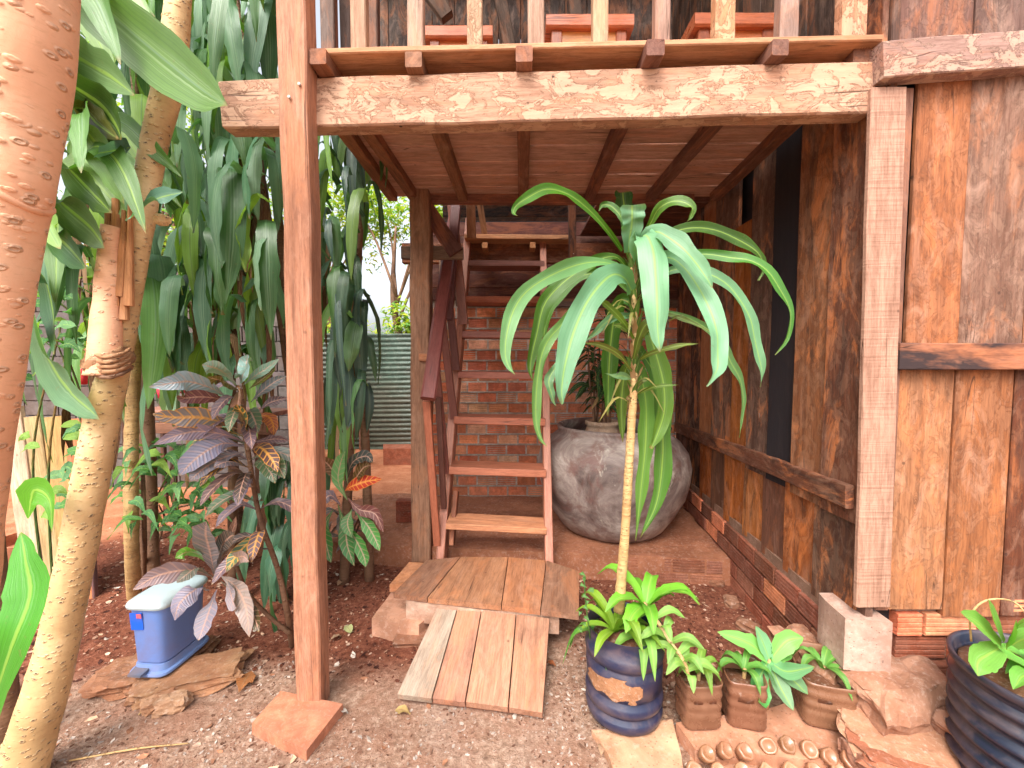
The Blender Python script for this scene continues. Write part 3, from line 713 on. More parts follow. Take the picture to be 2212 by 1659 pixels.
for (x0, x1, d, c) in ((693, 722, 1.95, (120, 100, 90)), (735, 757, 2.05, (110, 90, 82)), (790, 815, 2.1, (134, 104, 90))):
    fa = P((x0 + x1) / 2, 100, d)
    board('baluster', (fa.x, d, ZJ + .077), (fa.x, d, 3.75), (x1 - x0) / 900 * d, .05, (0, -1, 0), srgb(*c), bal, M['wood'], seg=4)

# brick tile below the post
def quad_block(name, pts, z0, z1, mat, col, label, cat, group=None, par=None, sub=4, jitter=.004, nz=.003):
    o = slab(name, [(p.x, p.y) for p in pts], z0, z1, mat, col, par, sub=sub, jitter=jitter, nz=nz)
    if label: tag(o, label, cat, group)
    return o
tl = [G(544, 1563, .045), G(661, 1622, .045), G(740, 1520, .045), G(606, 1492, .045)]
quad_block('clay_tile', tl, -.01, .045, 'brick', srgb(206, 136, 104), 'square salmon clay tile lying under the front wooden post', 'tile', sub=6)

# ================================================================== ABOVE: upper room seen through the balusters
ur = thing('upper_room', (.5, 4.0, 2.6), 'dim upper room of dark planks behind the balcony balusters', 'room')
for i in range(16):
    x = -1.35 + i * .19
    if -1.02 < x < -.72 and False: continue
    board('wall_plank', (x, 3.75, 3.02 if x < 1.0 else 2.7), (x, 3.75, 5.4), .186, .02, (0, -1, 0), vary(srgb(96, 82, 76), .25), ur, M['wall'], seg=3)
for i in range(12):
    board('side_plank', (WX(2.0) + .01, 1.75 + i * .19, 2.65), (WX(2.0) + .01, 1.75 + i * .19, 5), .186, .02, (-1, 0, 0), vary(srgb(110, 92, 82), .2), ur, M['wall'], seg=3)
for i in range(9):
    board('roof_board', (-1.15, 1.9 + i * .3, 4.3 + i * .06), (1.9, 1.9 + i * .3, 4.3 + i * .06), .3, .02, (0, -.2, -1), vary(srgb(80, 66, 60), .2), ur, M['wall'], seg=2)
for (x0, y0, x1, y1, d) in ((935, 0, 965, 55, 3.2), (1055, -50, 1100, 95, 3.3), (1230, -40, 1245, 40, 3.3), (1420, -50, 1440, 90, 3.2), (965, 130, 900, -60, 2.9), (1560, -60, 1580, 90, 3.4)):
    board('stud', P(x1, y1, d), P(x0, y0 - 100, d), .09, .06, (0, -1, 0), vary(srgb(120, 98, 84), .15), ur, M['wood'], seg=3)
for i in range(7):    # horizontal planks seen through the stair opening
    z = 2.50 + i * .115
    board('back_plank', (-.75, 4.6, z), (1.5, 4.6, z + .01), .112, .02, (0, -1, 0), srgb(*((70, 66, 66) if i % 2 else (124, 104, 92))), ur, M['wall'], seg=4)
board('floor_edge', P(1003, 510, 3.45), P(1236, 512, 3.45), .036, .25, (0, -1, 0), srgb(206, 148, 104), ur, M['wood'], seg=5)
board('opening_frame', P(1018, 515, 3.3), P(1016, 425, 3.1), .07, .04, (0, -1, 0), srgb(176, 128, 96), ur, M['wood'], seg=3)
board('opening_frame', P(1048, 512, 3.6), P(1034, 425, 3.4), .05, .04, (0, -1, 0), srgb(186, 140, 104), ur, M['wood'], seg=3)
board('opening_frame', P(1238, 560, 3.38), P(1236, 425, 3.2), .055, .05, (0, -1, 0), srgb(84, 62, 56), ur, M['wood'], seg=3)
for y in (515, 533, 548): 
    p = P(1239, y, 3.36); lathe('nail_head', [(.004, -.002), (.004, .002)], p, M['chalk'], ur, srgb(190, 180, 170), seg=8)
for x in (1047, 1151): board('floor_joist', P(x, 523, 3.46), P(x, 523, 3.46) + Vector((0, .6, 0)), .045, .045, (0, 0, 1), srgb(196, 136, 86), ur, M['wood'], seg=2)
board('floor_beam', P(868, 546, 3.6), P(1510, 546, 3.6), .165, .07, (0, -1, 0), srgb(150, 98, 76), ur, M['wall'], seg=10)
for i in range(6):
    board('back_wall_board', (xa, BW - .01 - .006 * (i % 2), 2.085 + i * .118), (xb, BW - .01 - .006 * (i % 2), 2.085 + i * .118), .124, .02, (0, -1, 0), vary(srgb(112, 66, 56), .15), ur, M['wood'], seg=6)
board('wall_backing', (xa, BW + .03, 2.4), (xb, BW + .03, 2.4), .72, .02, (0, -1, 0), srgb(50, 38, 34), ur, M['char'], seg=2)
board('wall_plate', P(985, 652, BW - .035), P(1475, 656, BW - .035), .075, .05, (0, -1, 0), srgb(112, 88, 78), ur, M['wood'], seg=6)
for i in range(5):
    y = 2.97 + i * .2
    board('ceiling_board', (.62, y, 2.6), (1.42, y, 2.6), .19, .02, (0, 0, -1), vary(srgb(120, 76, 62), .15), ur, M['wood'], seg=3)
board('side_board', P(964, 640, 3.5), P(964, 560, 3.5), .12, .02, (0, -1, 0), srgb(150, 120, 100), ur, M['wood'], seg=2)

# varnished tables on the balcony
def table(name, x0, x1, ytop, ybot, d, lab, c=(226, 130, 66)):
    a, b = P(x0, ytop, d), P(x1, ybot, d); z1 = a.z; z0 = ZJ + .078
    t = thing(name, ((a.x + b.x) / 2, d + .3, z0), lab, 'table', 'varnished tables on the balcony')
    w = b.x - a.x
    board('tabletop', ((a.x), d, z1 - .03), (b.x, d, z1 - .03), .06, .6, (0, -1, 0), srgb(214, 116, 66), t, M['var'], seg=3, ch=.008)
    board('apron', (a.x + .03, d + .03, (z1 - .06 + z0 + .02) / 2), (b.x - .03, d + .03, (z1 - .06 + z0 + .02) / 2), z1 - .07 - z0, .025, (0, -1, 0), srgb(*c), t, M['var'], seg=2)
    for sx in (a.x + .05, b.x - .05):
        for sy in (.02, .54): board('leg', (sx, d + sy, z0), (sx, d + sy, z1 - .06), .05, .05, (0, -1, 0), srgb(178, 96, 54), t, M['var'], seg=2)
table('side_table', 915, 1064, 52, 100, 2.15, 'low varnished orange table behind the third baluster, dullest of the three')
table('side_table', 1180, 1369, 27, 96, 1.95, 'middle varnished orange table between fourth and sixth baluster', (238, 160, 84))
table('side_table', 1502, 1690, 24, 84, 1.93, 'varnished orange table behind the right hand balusters', (226, 128, 60))

# ================================================================== STAIRS
st = thing('staircase', (.0, 2.6, .2), 'steep reddish wooden open-tread stairs with left handrail', 'stairs')
SC = srgb(204, 132, 104)
TR = [(963, 1181, 1131, 1144, 1141, 1157, 2.62, 1117), (970, 1180, 1009, 1025, 1015, 1033, 2.76, 990), (980, 1178, 900, 916, 905, 920, 2.90, 888), (990, 1177, 802, 817, 805, 820, 3.04, 797),
      (998, 1176, 715, 729, 717, 731, 3.18, 713), (1004, 1176, 639, 653, 640, 655, 3.32, 638), (1012, 1176, 562, 574, 563, 575, 3.45, 561)]
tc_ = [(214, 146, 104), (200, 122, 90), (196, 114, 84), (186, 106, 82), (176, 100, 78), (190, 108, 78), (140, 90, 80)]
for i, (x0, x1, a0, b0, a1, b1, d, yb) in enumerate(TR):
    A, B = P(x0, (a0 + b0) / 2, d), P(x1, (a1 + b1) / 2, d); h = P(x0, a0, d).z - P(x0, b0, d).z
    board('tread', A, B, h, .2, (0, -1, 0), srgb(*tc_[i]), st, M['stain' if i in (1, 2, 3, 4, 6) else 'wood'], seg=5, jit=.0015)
def plane_board(name, corners_bottom, corners_top, t, par, col, mat): pass
sl0, sl1 = P(949, 1214, 2.63), P(1013, 470, 3.62)
board('stringer', sl0, sl1, .055, .15, (0, -1, .38), SC, st, M['stain'], seg=10)
sr0, sr1 = P(1187, 1230, 2.55), P(1173, 518, 3.56)
board('stringer', sr0, sr1, .052, .12, (0, -1, .38), SC, st, M['stain'], seg=10)
board('stringer_pad', P(974, 1178, 2.66) + Vector((.0, .0, 0)), P(984, 1060, 2.8), .03, .1, (0, -1, .3), srgb(150, 92, 66), st, M['wood'], seg=2)
hr0, hr1 = P(925, 858, 2.42), P(986, 432, 3.35)
board('handrail', hr0, hr1, .088, .045, (.25, -1, .3), srgb(134, 70, 64), st, M['stain'], seg=8, ch=.012)
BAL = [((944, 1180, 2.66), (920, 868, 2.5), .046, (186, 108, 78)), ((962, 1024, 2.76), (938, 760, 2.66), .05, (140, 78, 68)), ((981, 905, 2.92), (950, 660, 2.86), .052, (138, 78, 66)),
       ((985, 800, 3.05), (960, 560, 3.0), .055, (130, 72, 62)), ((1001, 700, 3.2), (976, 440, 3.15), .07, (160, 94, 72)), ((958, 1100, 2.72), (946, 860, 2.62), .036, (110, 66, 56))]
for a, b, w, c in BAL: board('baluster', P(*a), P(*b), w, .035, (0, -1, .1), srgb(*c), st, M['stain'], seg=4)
board('newel', P(966, 690, 3.0), P(985, 430, 3.1), .07, .05, (0, -1, 0), srgb(118, 64, 60), st, M['stain'], seg=3)
board('rail_block', P(905, 772, 2.77), P(925, 772, 2.77), .05, .06, (0, -1, 0), srgb(206, 138, 96), st, M['wood'], seg=2)

# ================================================================== STEP PLATFORM, STONE STEP, RAMP
zd = .215
dk = thing('plank_landing', G(1050, 1265, zd), 'low landing of four broad brown boards at the foot of the stairs', 'landing')
seps_f = [(849, 1282), (944, 1293), (1096, 1311), (1191, 1319), (1251, 1327)]
seps_b = [(909, 1213), (1004, 1199), (1112, 1208), (1183, 1222), (1250, 1234)]
seps_f = [(849, 1281), (923, 1291), (1083, 1308), (1168, 1317), (1251, 1327)]
seps_b = [(920, 1210), (995, 1203), (1098, 1204), (1180, 1211), (1252, 1234)]
for i in range(4):
    q = [G(*seps_f[i], zd + .001 * i), G(*seps_f[i + 1], zd + .001 * i), G(*seps_b[i + 1], zd), G(*seps_b[i], zd)]
    g_ = .0025
    q[0].x += g_; q[3].x += g_; q[1].x -= g_; q[2].x -= g_
    # wood grain runs from front to back: build in a local frame
    c = (q[0] + q[1] + q[2] + q[3]) / 4; ax = ((q[2] + q[3]) / 2 - (q[0] + q[1]) / 2).normalized(); ay = Vector((-ax.y, ax.x, 0))
    m_ = Matrix((ax, ay, Vector((0, 0, 1)))).transposed().to_4x4(); m_.translation = c; inv = m_.inverted()
    vs = []
    for z in (-.028, 0):
        for p in q: v = inv @ Vector((p.x, p.y, c.z)); vs.append((v.x, v.y, z + U(-.001, .001)))
    fs = [(3, 2, 1, 0), (4, 5, 6, 7), (0, 1, 5, 4), (1, 2, 6, 5), (2, 3, 7, 6), (3, 0, 4, 7)]
    link('board', mesh('board', vs, fs), m_, M['wood'], dk, srgb(*[(158, 112, 86), (178, 124, 88), (182, 122, 84), (156, 112, 86)][i]))
for y_ in (2.2, 2.5): board('bearer', (-.2, y_ + .02, zd - .03), (.28, y_ + .02, zd - .03), .05, .05, (0, 0, 1), srgb(150, 108, 84), dk, M['wood'], seg=2)
tg = quad_block('timber_beam', [G(877, 1310, .17), G(1208, 1335, .17) , G(1208, 1310, .17), G(877, 1290, .17)], .085, .182, 'stone', srgb(206, 172, 150), None, None, sub=8, jitter=.006)
tag(tg, 'whitish rounded beam carrying the front edge of the plank landing', 'beam')
quad_block('stone_step', [G(803, 1338, .10), G(905, 1352, .10), G(1000, 1270, .10), G(868, 1245, .10)], -.01, .10, 'concrete', srgb(206, 154, 126), 'rough pinkish concrete block under the left end of the landing', 'stone step', sub=8, jitter=.012, nz=.008)
rock('stone', G(915, 1380, .01), (.26, .1, .07), srgb(130, 96, 78), None, .1, 3, ang=.3); tag(bpy.data.objects[-1], None)
for o in [x for x in COL.objects if x.name.startswith('stone') and x.name == 'stone']: tag(o, 'small brown stone wedged against the top left of the plank ramp', 'stone')
ct = quad_block('clay_tile', [G(841, 1250, .2), G(905, 1240, .2), G(915, 1205, .2), G(884, 1203, .2)], .12, .165, 'brick', srgb(206, 142, 100), 'orange clay tile tucked against the foot of the rear post', 'tile')

rp = thing('plank_ramp', G(1010, 1440, 0), 'small ramp of four pale boards leaning from ground to landing', 'ramp')
rf = [(857, 1497), (925, 1510), (1004, 1515), (1100, 1530), (1172, 1541)]
rb = [(946, 1312), (985, 1316), (1048, 1320), (1120, 1330), (1188, 1338)]
rf = [(857, 1499), (933, 1508), (1005, 1516), (1098, 1528), (1173, 1540)]
rb = [(944, 1311), (988, 1315), (1040, 1319), (1115, 1327), (1188, 1336)]
zf, zb_ = .05, .175
for i in range(4):
    q = [G(*rf[i], zf), G(*rf[i + 1], zf), G(*rb[i + 1], zb_), G(*rb[i], zb_)]
    q[0].x += .003; q[3].x += .003; q[1].x -= .003; q[2].x -= .003
    c = (q[0] + q[1] + q[2] + q[3]) / 4; ax = ((q[2] + q[3]) / 2 - (q[0] + q[1]) / 2).normalized(); ay = (q[1] - q[0]).normalized(); az = ax.cross(-ay).normalized()
    if az.z < 0: az = -az
    ay = az.cross(ax).normalized()
    m_ = Matrix((ax, ay, az)).transposed().to_4x4(); m_.translation = c; inv = m_.inverted(); vs = []
    # grooved planks: small steps across the width
    n = 6 if i < 2 else 1
    A, B, C_, D_ = [inv @ p for p in q]; prof = []
    for j in range(n + 1):
        u = j / n; zz = (.0 if (j % 2 == 0) else -.004) if n > 1 else 0
        prof.append((A.lerp(B, u), D_.lerp(C_, u), zz)) 
    for (f_, b_, zz) in prof: vs += [(f_.x, f_.y, zz), (b_.x, b_.y, zz)]
    k0 = len(vs)
    vs += [(A.x, A.y, -.03), (D_.x, D_.y, -.03), (B.x, B.y, -.03), (C_.x, C_.y, -.03)]
    fs = [(2 * j, 2 * j + 2, 2 * j + 3, 2 * j + 1) for j in range(n)]
    fs += [(0, 1, k0 + 1, k0), (2 * n + 1, 2 * n, k0 + 2, k0 + 3), tuple([k0, k0 + 2] + [2 * j for j in range(n, -1, -1)]), tuple([k0 + 3, k0 + 1] + [2 * j + 1 for j in range(n + 1)]), (k0, k0 + 1, k0 + 3, k0 + 2)]
    link('board', mesh('board', vs, fs), m_, M['wood'], rp, srgb(*[(184, 164, 144), (190, 136, 110), (196, 144, 114), (190, 138, 108)][i]))
a, b = G(860, 1502, zf - .02), G(1172, 1541, zf - .02)
board('bearer', a + Vector((0, .012, -.008)), b + Vector((0, .012, -.008)), .045, .03, (0, -1, 0), srgb(150, 96, 74), rp, M['wood'], seg=4)

# ================================================================== BIG JAR
JC = P(1322, 1000, 3.22); JC.z = ZS + .005
jar = thing('water_jar', JC, 'huge round grey brown clay water jar on the platform', 'jar')
k_ = 3.22 / 900
prof = [(.30, 0), (.36, .005), (.40, .04), (.47, .14), (.535, .27), (.57, .40), (.575, .50), (.555, .60), (.50, .68), (.435, .73), (.42, .745), (.425, .77), (.43, .785), (.415, .795), (.395, .785), (.39, .76), (.40, .72), (.50, .6), (.53, .45), (.42, .15), (.3, .05)]
lathe('body', prof, JC, M['jar'], jar, None, 64, wob=.02)
pt_ = thing('inner_pot', JC + Vector((-.09, -.05, .5)), 'pale clay pot neck standing inside the big jar', 'pot')
lathe('body', [(.11, 0), (.15, .1), (.155, .2), (.12, .27), (.115, .29), (.13, .30), (.13, .325), (.118, .33), (.10, .32), (.10, .2)], JC + Vector((-.09, -.05, .5)), M['stone'], pt_, srgb(186, 156, 132), 32)
# lady palm in it
lp = thing('potted_palm', JC + Vector((-.09, -.05, .75)), 'dark bushy palm growing out of the big jar behind the corn plant', 'potted plant')
b0 = JC + Vector((-.09, -.05, .75))
for i in range(9):
    a = b0 + Vector((U(-.07, .07), U(-.05, .05), 0)); tip = a + Vector((U(-.12, .14), U(-.1, .1), U(.5, 1.05)))
    tube('stem', [a, (a + tip) / 2 + Vector((U(-.03, .03), 0, 0)), tip], [.009, .007, .005], M['bark_r'], lp, rows=6, seg=6)
    for j in range(16):
        p = a.lerp(tip, U(.3, 1)); an = U(0, 6.28); L = U(.12, .26)
        d = Vector((math.cos(an), math.sin(an), 0)); 
        pts = [p, p + d * L * .5 + Vector((0, 0, .03)), p + d * L + Vector((0, 0, -.06))]
        dead = random.random() < .08
        leaf(pts, U(.012, .02), M['sleaf'], lp, vary(srgb(190, 140, 105) if dead else srgb(50, 78, 54), .25), facing=(U(-.5, .5), -.5, 1), prof='long', rows=6, cols=3)

# ================================================================== HERO CORN PLANT IN THE BOTTLE PLANTER
def H(x, y): return (1032.3 + x * .3333, 368.6 + y * .3333)
PD = 1.62
pc = G(1346, 1560, .03); pcx = P(1347, 1470, 1.65); pot_c = Vector((pcx.x, 1.65, .025))
bp = thing('bottle_planter', pot_c, 'blue black ribbed cut water bottle used as planter on the cement edge', 'planter')
pr = [(.10, 0), (.128, .003), (.140, .015), (.144, .035), (.142, .05), (.130, .060), (.130, .066), (.143, .078), (.146, .095), (.143, .112), (.130, .125), (.130, .131), (.140, .140), (.142, .20), (.142, .228), (.131, .240), (.131, .248), (.144, .26), (.147, .278), (.143, .298), (.132, .312), (.136, .36), (.140, .365), (.136, .362), (.131, .33), (.126, .1), (.1, .05)]
pr = [(a * 1.07, b) for a, b in pr]
lathe('body', pr, pot_c, M['blueblack'], bp, srgb(34, 40, 66), 64, wob=.015)
so = lathe('soil', [(.13, .28), (.12, .33), (.05, .345), (.01, .35)], pot_c, M['stone'], bp, srgb(96, 62, 46), 32, wob=.15)
def mud_patch(root, c, r, a0, a1, z0, z1, col):
    vs, fs = [], []; n, m = 80, 44
    for j in range(m + 1):
        for i in range(n + 1):
            a = a0 + (a1 - a0) * i / n; z = z0 + (z1 - z0) * j / m
            vs.append((math.cos(a) * (r + .0025), math.sin(a) * (r + .0025), z))
    for j in range(m):
        for i in range(n):
            u, v = (i + .5) / n * 2 - 1, (j + .5) / m * 2 - 1
            if u * u * .8 + v * v * .8 + .9 * noise.noise(Vector((u * 2.2, v * 2.2, 8))) < .72:
                q = j * (n + 1) + i; fs.append((q, q + 1, q + n + 2, q + n + 1))
    return link('mud_patch', mesh('mud_patch', vs, fs), Matrix.Translation(c), M['stone'], root, col, True)
mud_patch(bp, pot_c, .1525, R(190), R(285), .140, .232, srgb(170, 122, 88))

cp = thing('corn_plant', pot_c + Vector((0, 0, .34)), 'tall corn plant with long arching light green leaves rising from the bottle planter', 'potted plant')
tr_pts = [P(1337, 1320, 1.63), P(1343, 1240, 1.63), P(1350, 1150, 1.63), P(1358, 1020, 1.64), P(1365, 900, 1.64), P(1368, 860, 1.64), P(1372, 760, 1.65), P(1370, 640, 1.65), P(1362, 540, 1.65)]
tube('trunk', tr_pts, [.022, .020, .018, .017, .016, .015, .012, .011, .009], M['cane'], cp, rows=60, seg=14, bump=.12, bs=40)
# torn bark and old leaf scars near the crown base
HL = [
 ([(935, 520), (850, 400), (740, 270), (620, 170), (520, 125), (430, 120), (330, 170), (250, 225), (232, 270), (258, 292)], 40, 1.62, 1.35, (110, 165, 40), 'long', .5),
 ([(985, 520), (975, 380), (955, 260), (945, 180), (940, 135)], 66, 1.7, 1.95, (80, 120, 62), 'blunt', 0),
 ([(975, 530), (985, 440), (1000, 350), (1003, 290), (1003, 222)], 82, 1.6, 1.52, (170, 215, 190), 'blunt', 0),
 ([(1000, 440), (940, 320), (900, 260), (850, 222), (805, 225), (785, 262)], 28, 1.66, 1.7, (100, 150, 45), 'long', .3),
 ([(1040, 470), (1115, 350), (1170, 250), (1250, 200), (1330, 200), (1392, 240), (1383, 290), (1353, 332)], 40, 1.64, 1.5, (120, 160, 50), 'long', .4),
 ([(1050, 640), (1040, 500), (1085, 425), (1130, 520), (1150, 700), (1158, 880), (1165, 1050), (1182, 1175)], 102, 1.62, 1.35, (178, 222, 198), 'drac', 0),
 ([(1000, 780), (960, 700), (890, 668), (810, 720), (710, 850), (625, 1040), (570, 1240), (545, 1400), (548, 1515)], 96, 1.6, 1.3, (165, 212, 184), 'drac', .15),
 ([(995, 690), (900, 615), (780, 590), (640, 610), (470, 680), (320, 780), (235, 900), (190, 1050), (178, 1180), (200, 1270), (243, 1322)], 58, 1.62, 1.3, (150, 196, 142), 'long', .5),
 ([(975, 640), (900, 560), (800, 570), (660, 645), (530, 745), (430, 870), (385, 1050), (350, 1200), (340, 1290), (356, 1362)], 52, 1.66, 1.55, (110, 150, 50), 'long', .3),
 ([(990, 760), (900, 680), (740, 665), (620, 710), (490, 850), (445, 950), (430, 1050), (428, 1110)], 40, 1.7, 1.72, (104, 146, 48), 'long', .2),
 ([(990, 800), (860, 700), (700, 800), (560, 980), (470, 1080), (420, 1180), (392, 1320), (378, 1480), (380, 1640), (410, 1740), (450, 1790)], 40, 1.62, 1.42, (140, 180, 110), 'long', .6),
 ([(560, 1180), (500, 1280), (460, 1360), (480, 1450), (500, 1530)], 34, 1.5, 1.45, (150, 190, 150), 'long', .6),
 ([(1060, 600), (1090, 440), (1155, 392), (1240, 430), (1330, 500), (1420, 600), (1480, 690), (1520, 760)], 72, 1.6, 1.4, (172, 218, 190), 'drac', -.2),
 ([(1060, 640), (1180, 570), (1270, 570), (1370, 660), (1460, 800), (1525, 940), (1556, 1060), (1560, 1180), (1560, 1270), (1530, 1330), (1478, 1398)], 74, 1.63, 1.32, (176, 220, 200), 'drac', .25),
 ([(1060, 740), (1180, 680), (1300, 635), (1450, 650), (1600, 720), (1700, 830), (1770, 960), (1795, 1080), (1822, 1200), (1842, 1300), (1830, 1402)], 52, 1.66, 1.45, (160, 205, 170), 'long', .4),
 ([(1050, 560), (1150, 460), (1270, 395), (1400, 368), (1550, 385), (1700, 450), (1800, 515), (1845, 580), (1848, 650), (1823, 712)], 46, 1.7, 1.75, (104, 140, 60), 'long', .3),
 ([(1060, 600), (1220, 562), (1350, 545), (1490, 540), (1630, 560), (1770, 580), (1885, 650), (1965, 770), (2020, 880), (2030, 980), (2000, 1100), (1925, 1195)], 46, 1.66, 1.4, (100, 160, 60), 'long', .5),
 ([(1060, 900), (1300, 930), (1480, 1020), (1590, 1130), (1640, 1240), (1700, 1350), (1722, 1480), (1710, 1600), (1695, 1730)], 32, 1.68, 1.6, (140, 180, 120), 'long', .5),
 ([(1000, 860), (930, 840), (885, 960), (862, 1120), (850, 1300), (845, 1440), (842, 1590)], 62, 1.68, 1.75, (108, 158, 58), 'drac', 0),
 ([(1000, 1240), (960, 1290), (940, 1400), (930, 1560), (940, 1760)], 52, 1.7, 1.72, (140, 165, 70), 'drac', 0),
 ([(1060, 1000), (1110, 1060), (1160, 1200), (1205, 1380), (1210, 1560), (1160, 1720), (1120, 1800)], 66, 1.66, 1.6, (130, 165, 65), 'drac', .1),
 ([(1000, 1250), (1050, 1310), (1090, 1500), (1090, 1750), (1060, 2050), (1020, 2400)], 62, 1.68, 1.66, (140, 185, 90), 'drac', .1),
 ([(1040, 1150), (1150, 1330), (1190, 1600), (1200, 1850), (1160, 2150), (1050, 2380)], 66, 1.7, 1.7, (126, 176, 84), 'drac', -.1),
 ([(1010, 1250), (1120, 1185), (1300, 1135), (1432, 1120)], 20, 1.64, 1.5, (160, 160, 70), 'long', .4),
 ([(1020, 1455), (1150, 1400), (1300, 1388)], 16, 1.63, 1.55, (150, 170, 70), 'long', .3),
 ([(1010, 1090), (935, 970), (835, 870), (775, 835)], 26, 1.6, 1.5, (150, 170, 60), 'long', .3),
 ([(1000, 1300), (910, 1190), (790, 1130), (680, 1118)], 24, 1.6, 1.5, (150, 140, 60), 'long', .4),
 ([(1000, 1350), (940, 1330), (890, 1330), (820, 1312)], 28, 1.6, 1.5, (170, 205, 170), 'ov', .2),
 ([(1010, 1220), (1040, 1100), (1080, 1010), (1120, 985)], 36, 1.58, 1.5, (140, 145, 60), 'blunt', .2),
 ([(1060, 900), (1240, 935), (1340, 965), (1440, 1010), (1530, 1060)], 18, 1.66, 1.6, (160, 170, 110), 'long', .5),
 ([(990, 1060), (930, 1010), (870, 1000)], 20, 1.6, 1.5, (150, 165, 80), 'long', .2),
 ([(1030, 930), (960, 940), (860, 960), (760, 1050), (690, 1110)], 30, 1.66, 1.6, (150, 190, 160), 'long', .4),
 ([(1015, 1500), (985, 1480), (965, 1465)], 16, 1.62, 1.6, (200, 140, 110), 'blunt', .2),
 ([(1020, 1420), (1060, 1370), (1100, 1360)], 14, 1.62, 1.55, (170, 160, 120), 'long', .2),
 ([(1230, 980), (1280, 950), (1340, 930)], 8, 1.6, 1.55, (150, 140, 90), 'long', .2),
]
for pts, hw, d0, d1, c, pf, tw in HL:
    n = len(pts); W = []
    for i, (x, y) in enumerate(pts):
        X, Y = H(x, y); u = i / (n - 1)
        W.append(P(X, Y, PD + .02 + (d0 - 1.62) + (d1 - d0) * math.sin(u * 1.57)))
    leaf(W, hw * .9 * .3333 / 900 * ((d0 + d1) / 2), M['leaf'], cp, vary(srgb(c[0] * .78, c[1] * .86, c[2] * .72), .12), facing=(0, -1, .12), prof=pf, rows=30, twist=tw, fold=.3, wav=.32)
for i in range(64):   # leaf bases sheathing the crown
    u = i / 64; p = catmull(tr_pts, 60)[int(37 + 22 * u)]; an = i * 2.4
    d = Vector((math.cos(an), math.sin(an), 0)); L = U(.06, .10)
    dead = random.random() < .18
    leaf([p, p + d * .013 + Vector((0, 0, L * .6)), p + d * U(.025, .05) + Vector((0, 0, L * 1.2))], .012, M['dry' if dead else 'leaf'], cp, vary(srgb(186, 146, 104) if dead else srgb(104, 136, 62), .25), facing=d, prof='long', rows=5, cols=3, name='leaf_sheath')
for i in range(14):   # thin dry or young strips
    p = catmull(tr_pts, 60)[random.randint(34, 52)]; an = U(0, 6.28); d = Vector((math.cos(an), math.sin(an) * .6 - .2, 0)); L = U(.08, .2)
    leaf([p, p + d * L * .5 + Vector((0, 0, .03)), p + d * L + Vector((0, 0, U(-.08, .04)))], U(.004, .009), M['dry' if i % 3 == 0 else 'leaf'], cp, vary(srgb(170, 160, 90), .2), facing=(0, -.5, 1), prof='long', rows=7, cols=3)

# bright basal plants in the bottle planter (dieffenbachia / callisia like rosettes)
def rosette(root, c, n, L, hw, col, up=.6, mat='leaf', spread=1.0, prof='drac', droop=.35, a0=None, rows=10, face_up=True, vv=.12):
    for i in range(n):
        a = (a0 if a0 is not None else 0) + i * 2.399 + U(-.25, .25); e = up * U(.5, 1.2) * (1 - .35 * i / n)
        l = L * U(.75, 1.1); d = Vector((math.cos(a), math.sin(a), 0)) * spread
        p = [c, c + d * l * .3 + Vector((0, 0, l * .35 * e)), c + d * l * .7 + Vector((0, 0, l * (.55 * e - droop * .15))), c + d * l * 1.0 + Vector((0, 0, l * (.5 * e - droop * .7)))]
        leaf(p, hw * U(.8, 1.1), M[mat], root, vary(srgb(*col), vv), facing=(-d * .3 + Vector((0, 0, 1))), prof=prof, rows=rows, fold=.35, wav=.1)
bs = thing('basal_plant', pot_c + Vector((0, 0, .34)), 'bright green broad leaf rosettes spilling over the bottle planter rim', 'plant')
top = pot_c + Vector((0, 0, .345))
rosette(bs, top + Vector((-.045, -.03, .0)), 11, .19, .022, (150, 190, 60), up=1.1)
rosette(bs, top + Vector((.08, -.02, .10)), 9, .2, .032, (140, 210, 70), up=1.0)
rosette(bs, top + Vector((.06, -.07, .0)), 8, .14, .022, (150, 200, 90), up=.6, droop=1.0)
rosette(bs, top + Vector((-.11, .0, -.02)), 6, .14, .02, (110, 180, 70), up=.2, droop=1.6)
tube('stem', [top + Vector((.02, 0, -.03)), top + Vector((.05, -.01, .05)), top + Vector((.08, -.02, .11))], [.012, .01, .009], M['cane'], bs, rows=6, seg=8)
cr_ = [P(1415, 1335, 1.55), P(1450, 1390, 1.5), P(1478, 1430, 1.47), P(1490, 1470, 1.45)]
tube('stem', cr_, [.008, .008, .007, .006], M['cane'], bs, rows=10, seg=8)
for i in range(16):
    p = catmull(cr_, 16)[i]; an = i * 2.4; d = Vector((math.cos(an), math.sin(an) * .7, .25)); L = U(.08, .13)
    leaf([p, p + d * L * .5 + Vector((0, 0, .02)), p + d * L + Vector((0, 0, -.03))], .016, M['leaf'], bs, vary(srgb(150, 195, 95), .15), facing=(0, -.5, 1), prof='drac', rows=8)
for i in range(11):   # little round-leaved sprig at the rim's left
    p = P(1262 + U(-10, 10), 1240 + i * 12, 1.56); leaf([p, p + Vector((U(-.02, .02), -.01, .01)), p + Vector((U(-.03, .03), -.02, 0))], .009, M['sleaf'], bs, srgb(110, 160, 90), facing=(0, -1, .5), prof='ov', rows=4, cols=3)
tube('stem', [P(1262, 1240, 1.57), P(1265, 1300, 1.57), P(1275, 1380, 1.58)], [.0025, .003, .003], M['sleaf'], bs, srgb(110, 150, 80), rows=6, seg=5)

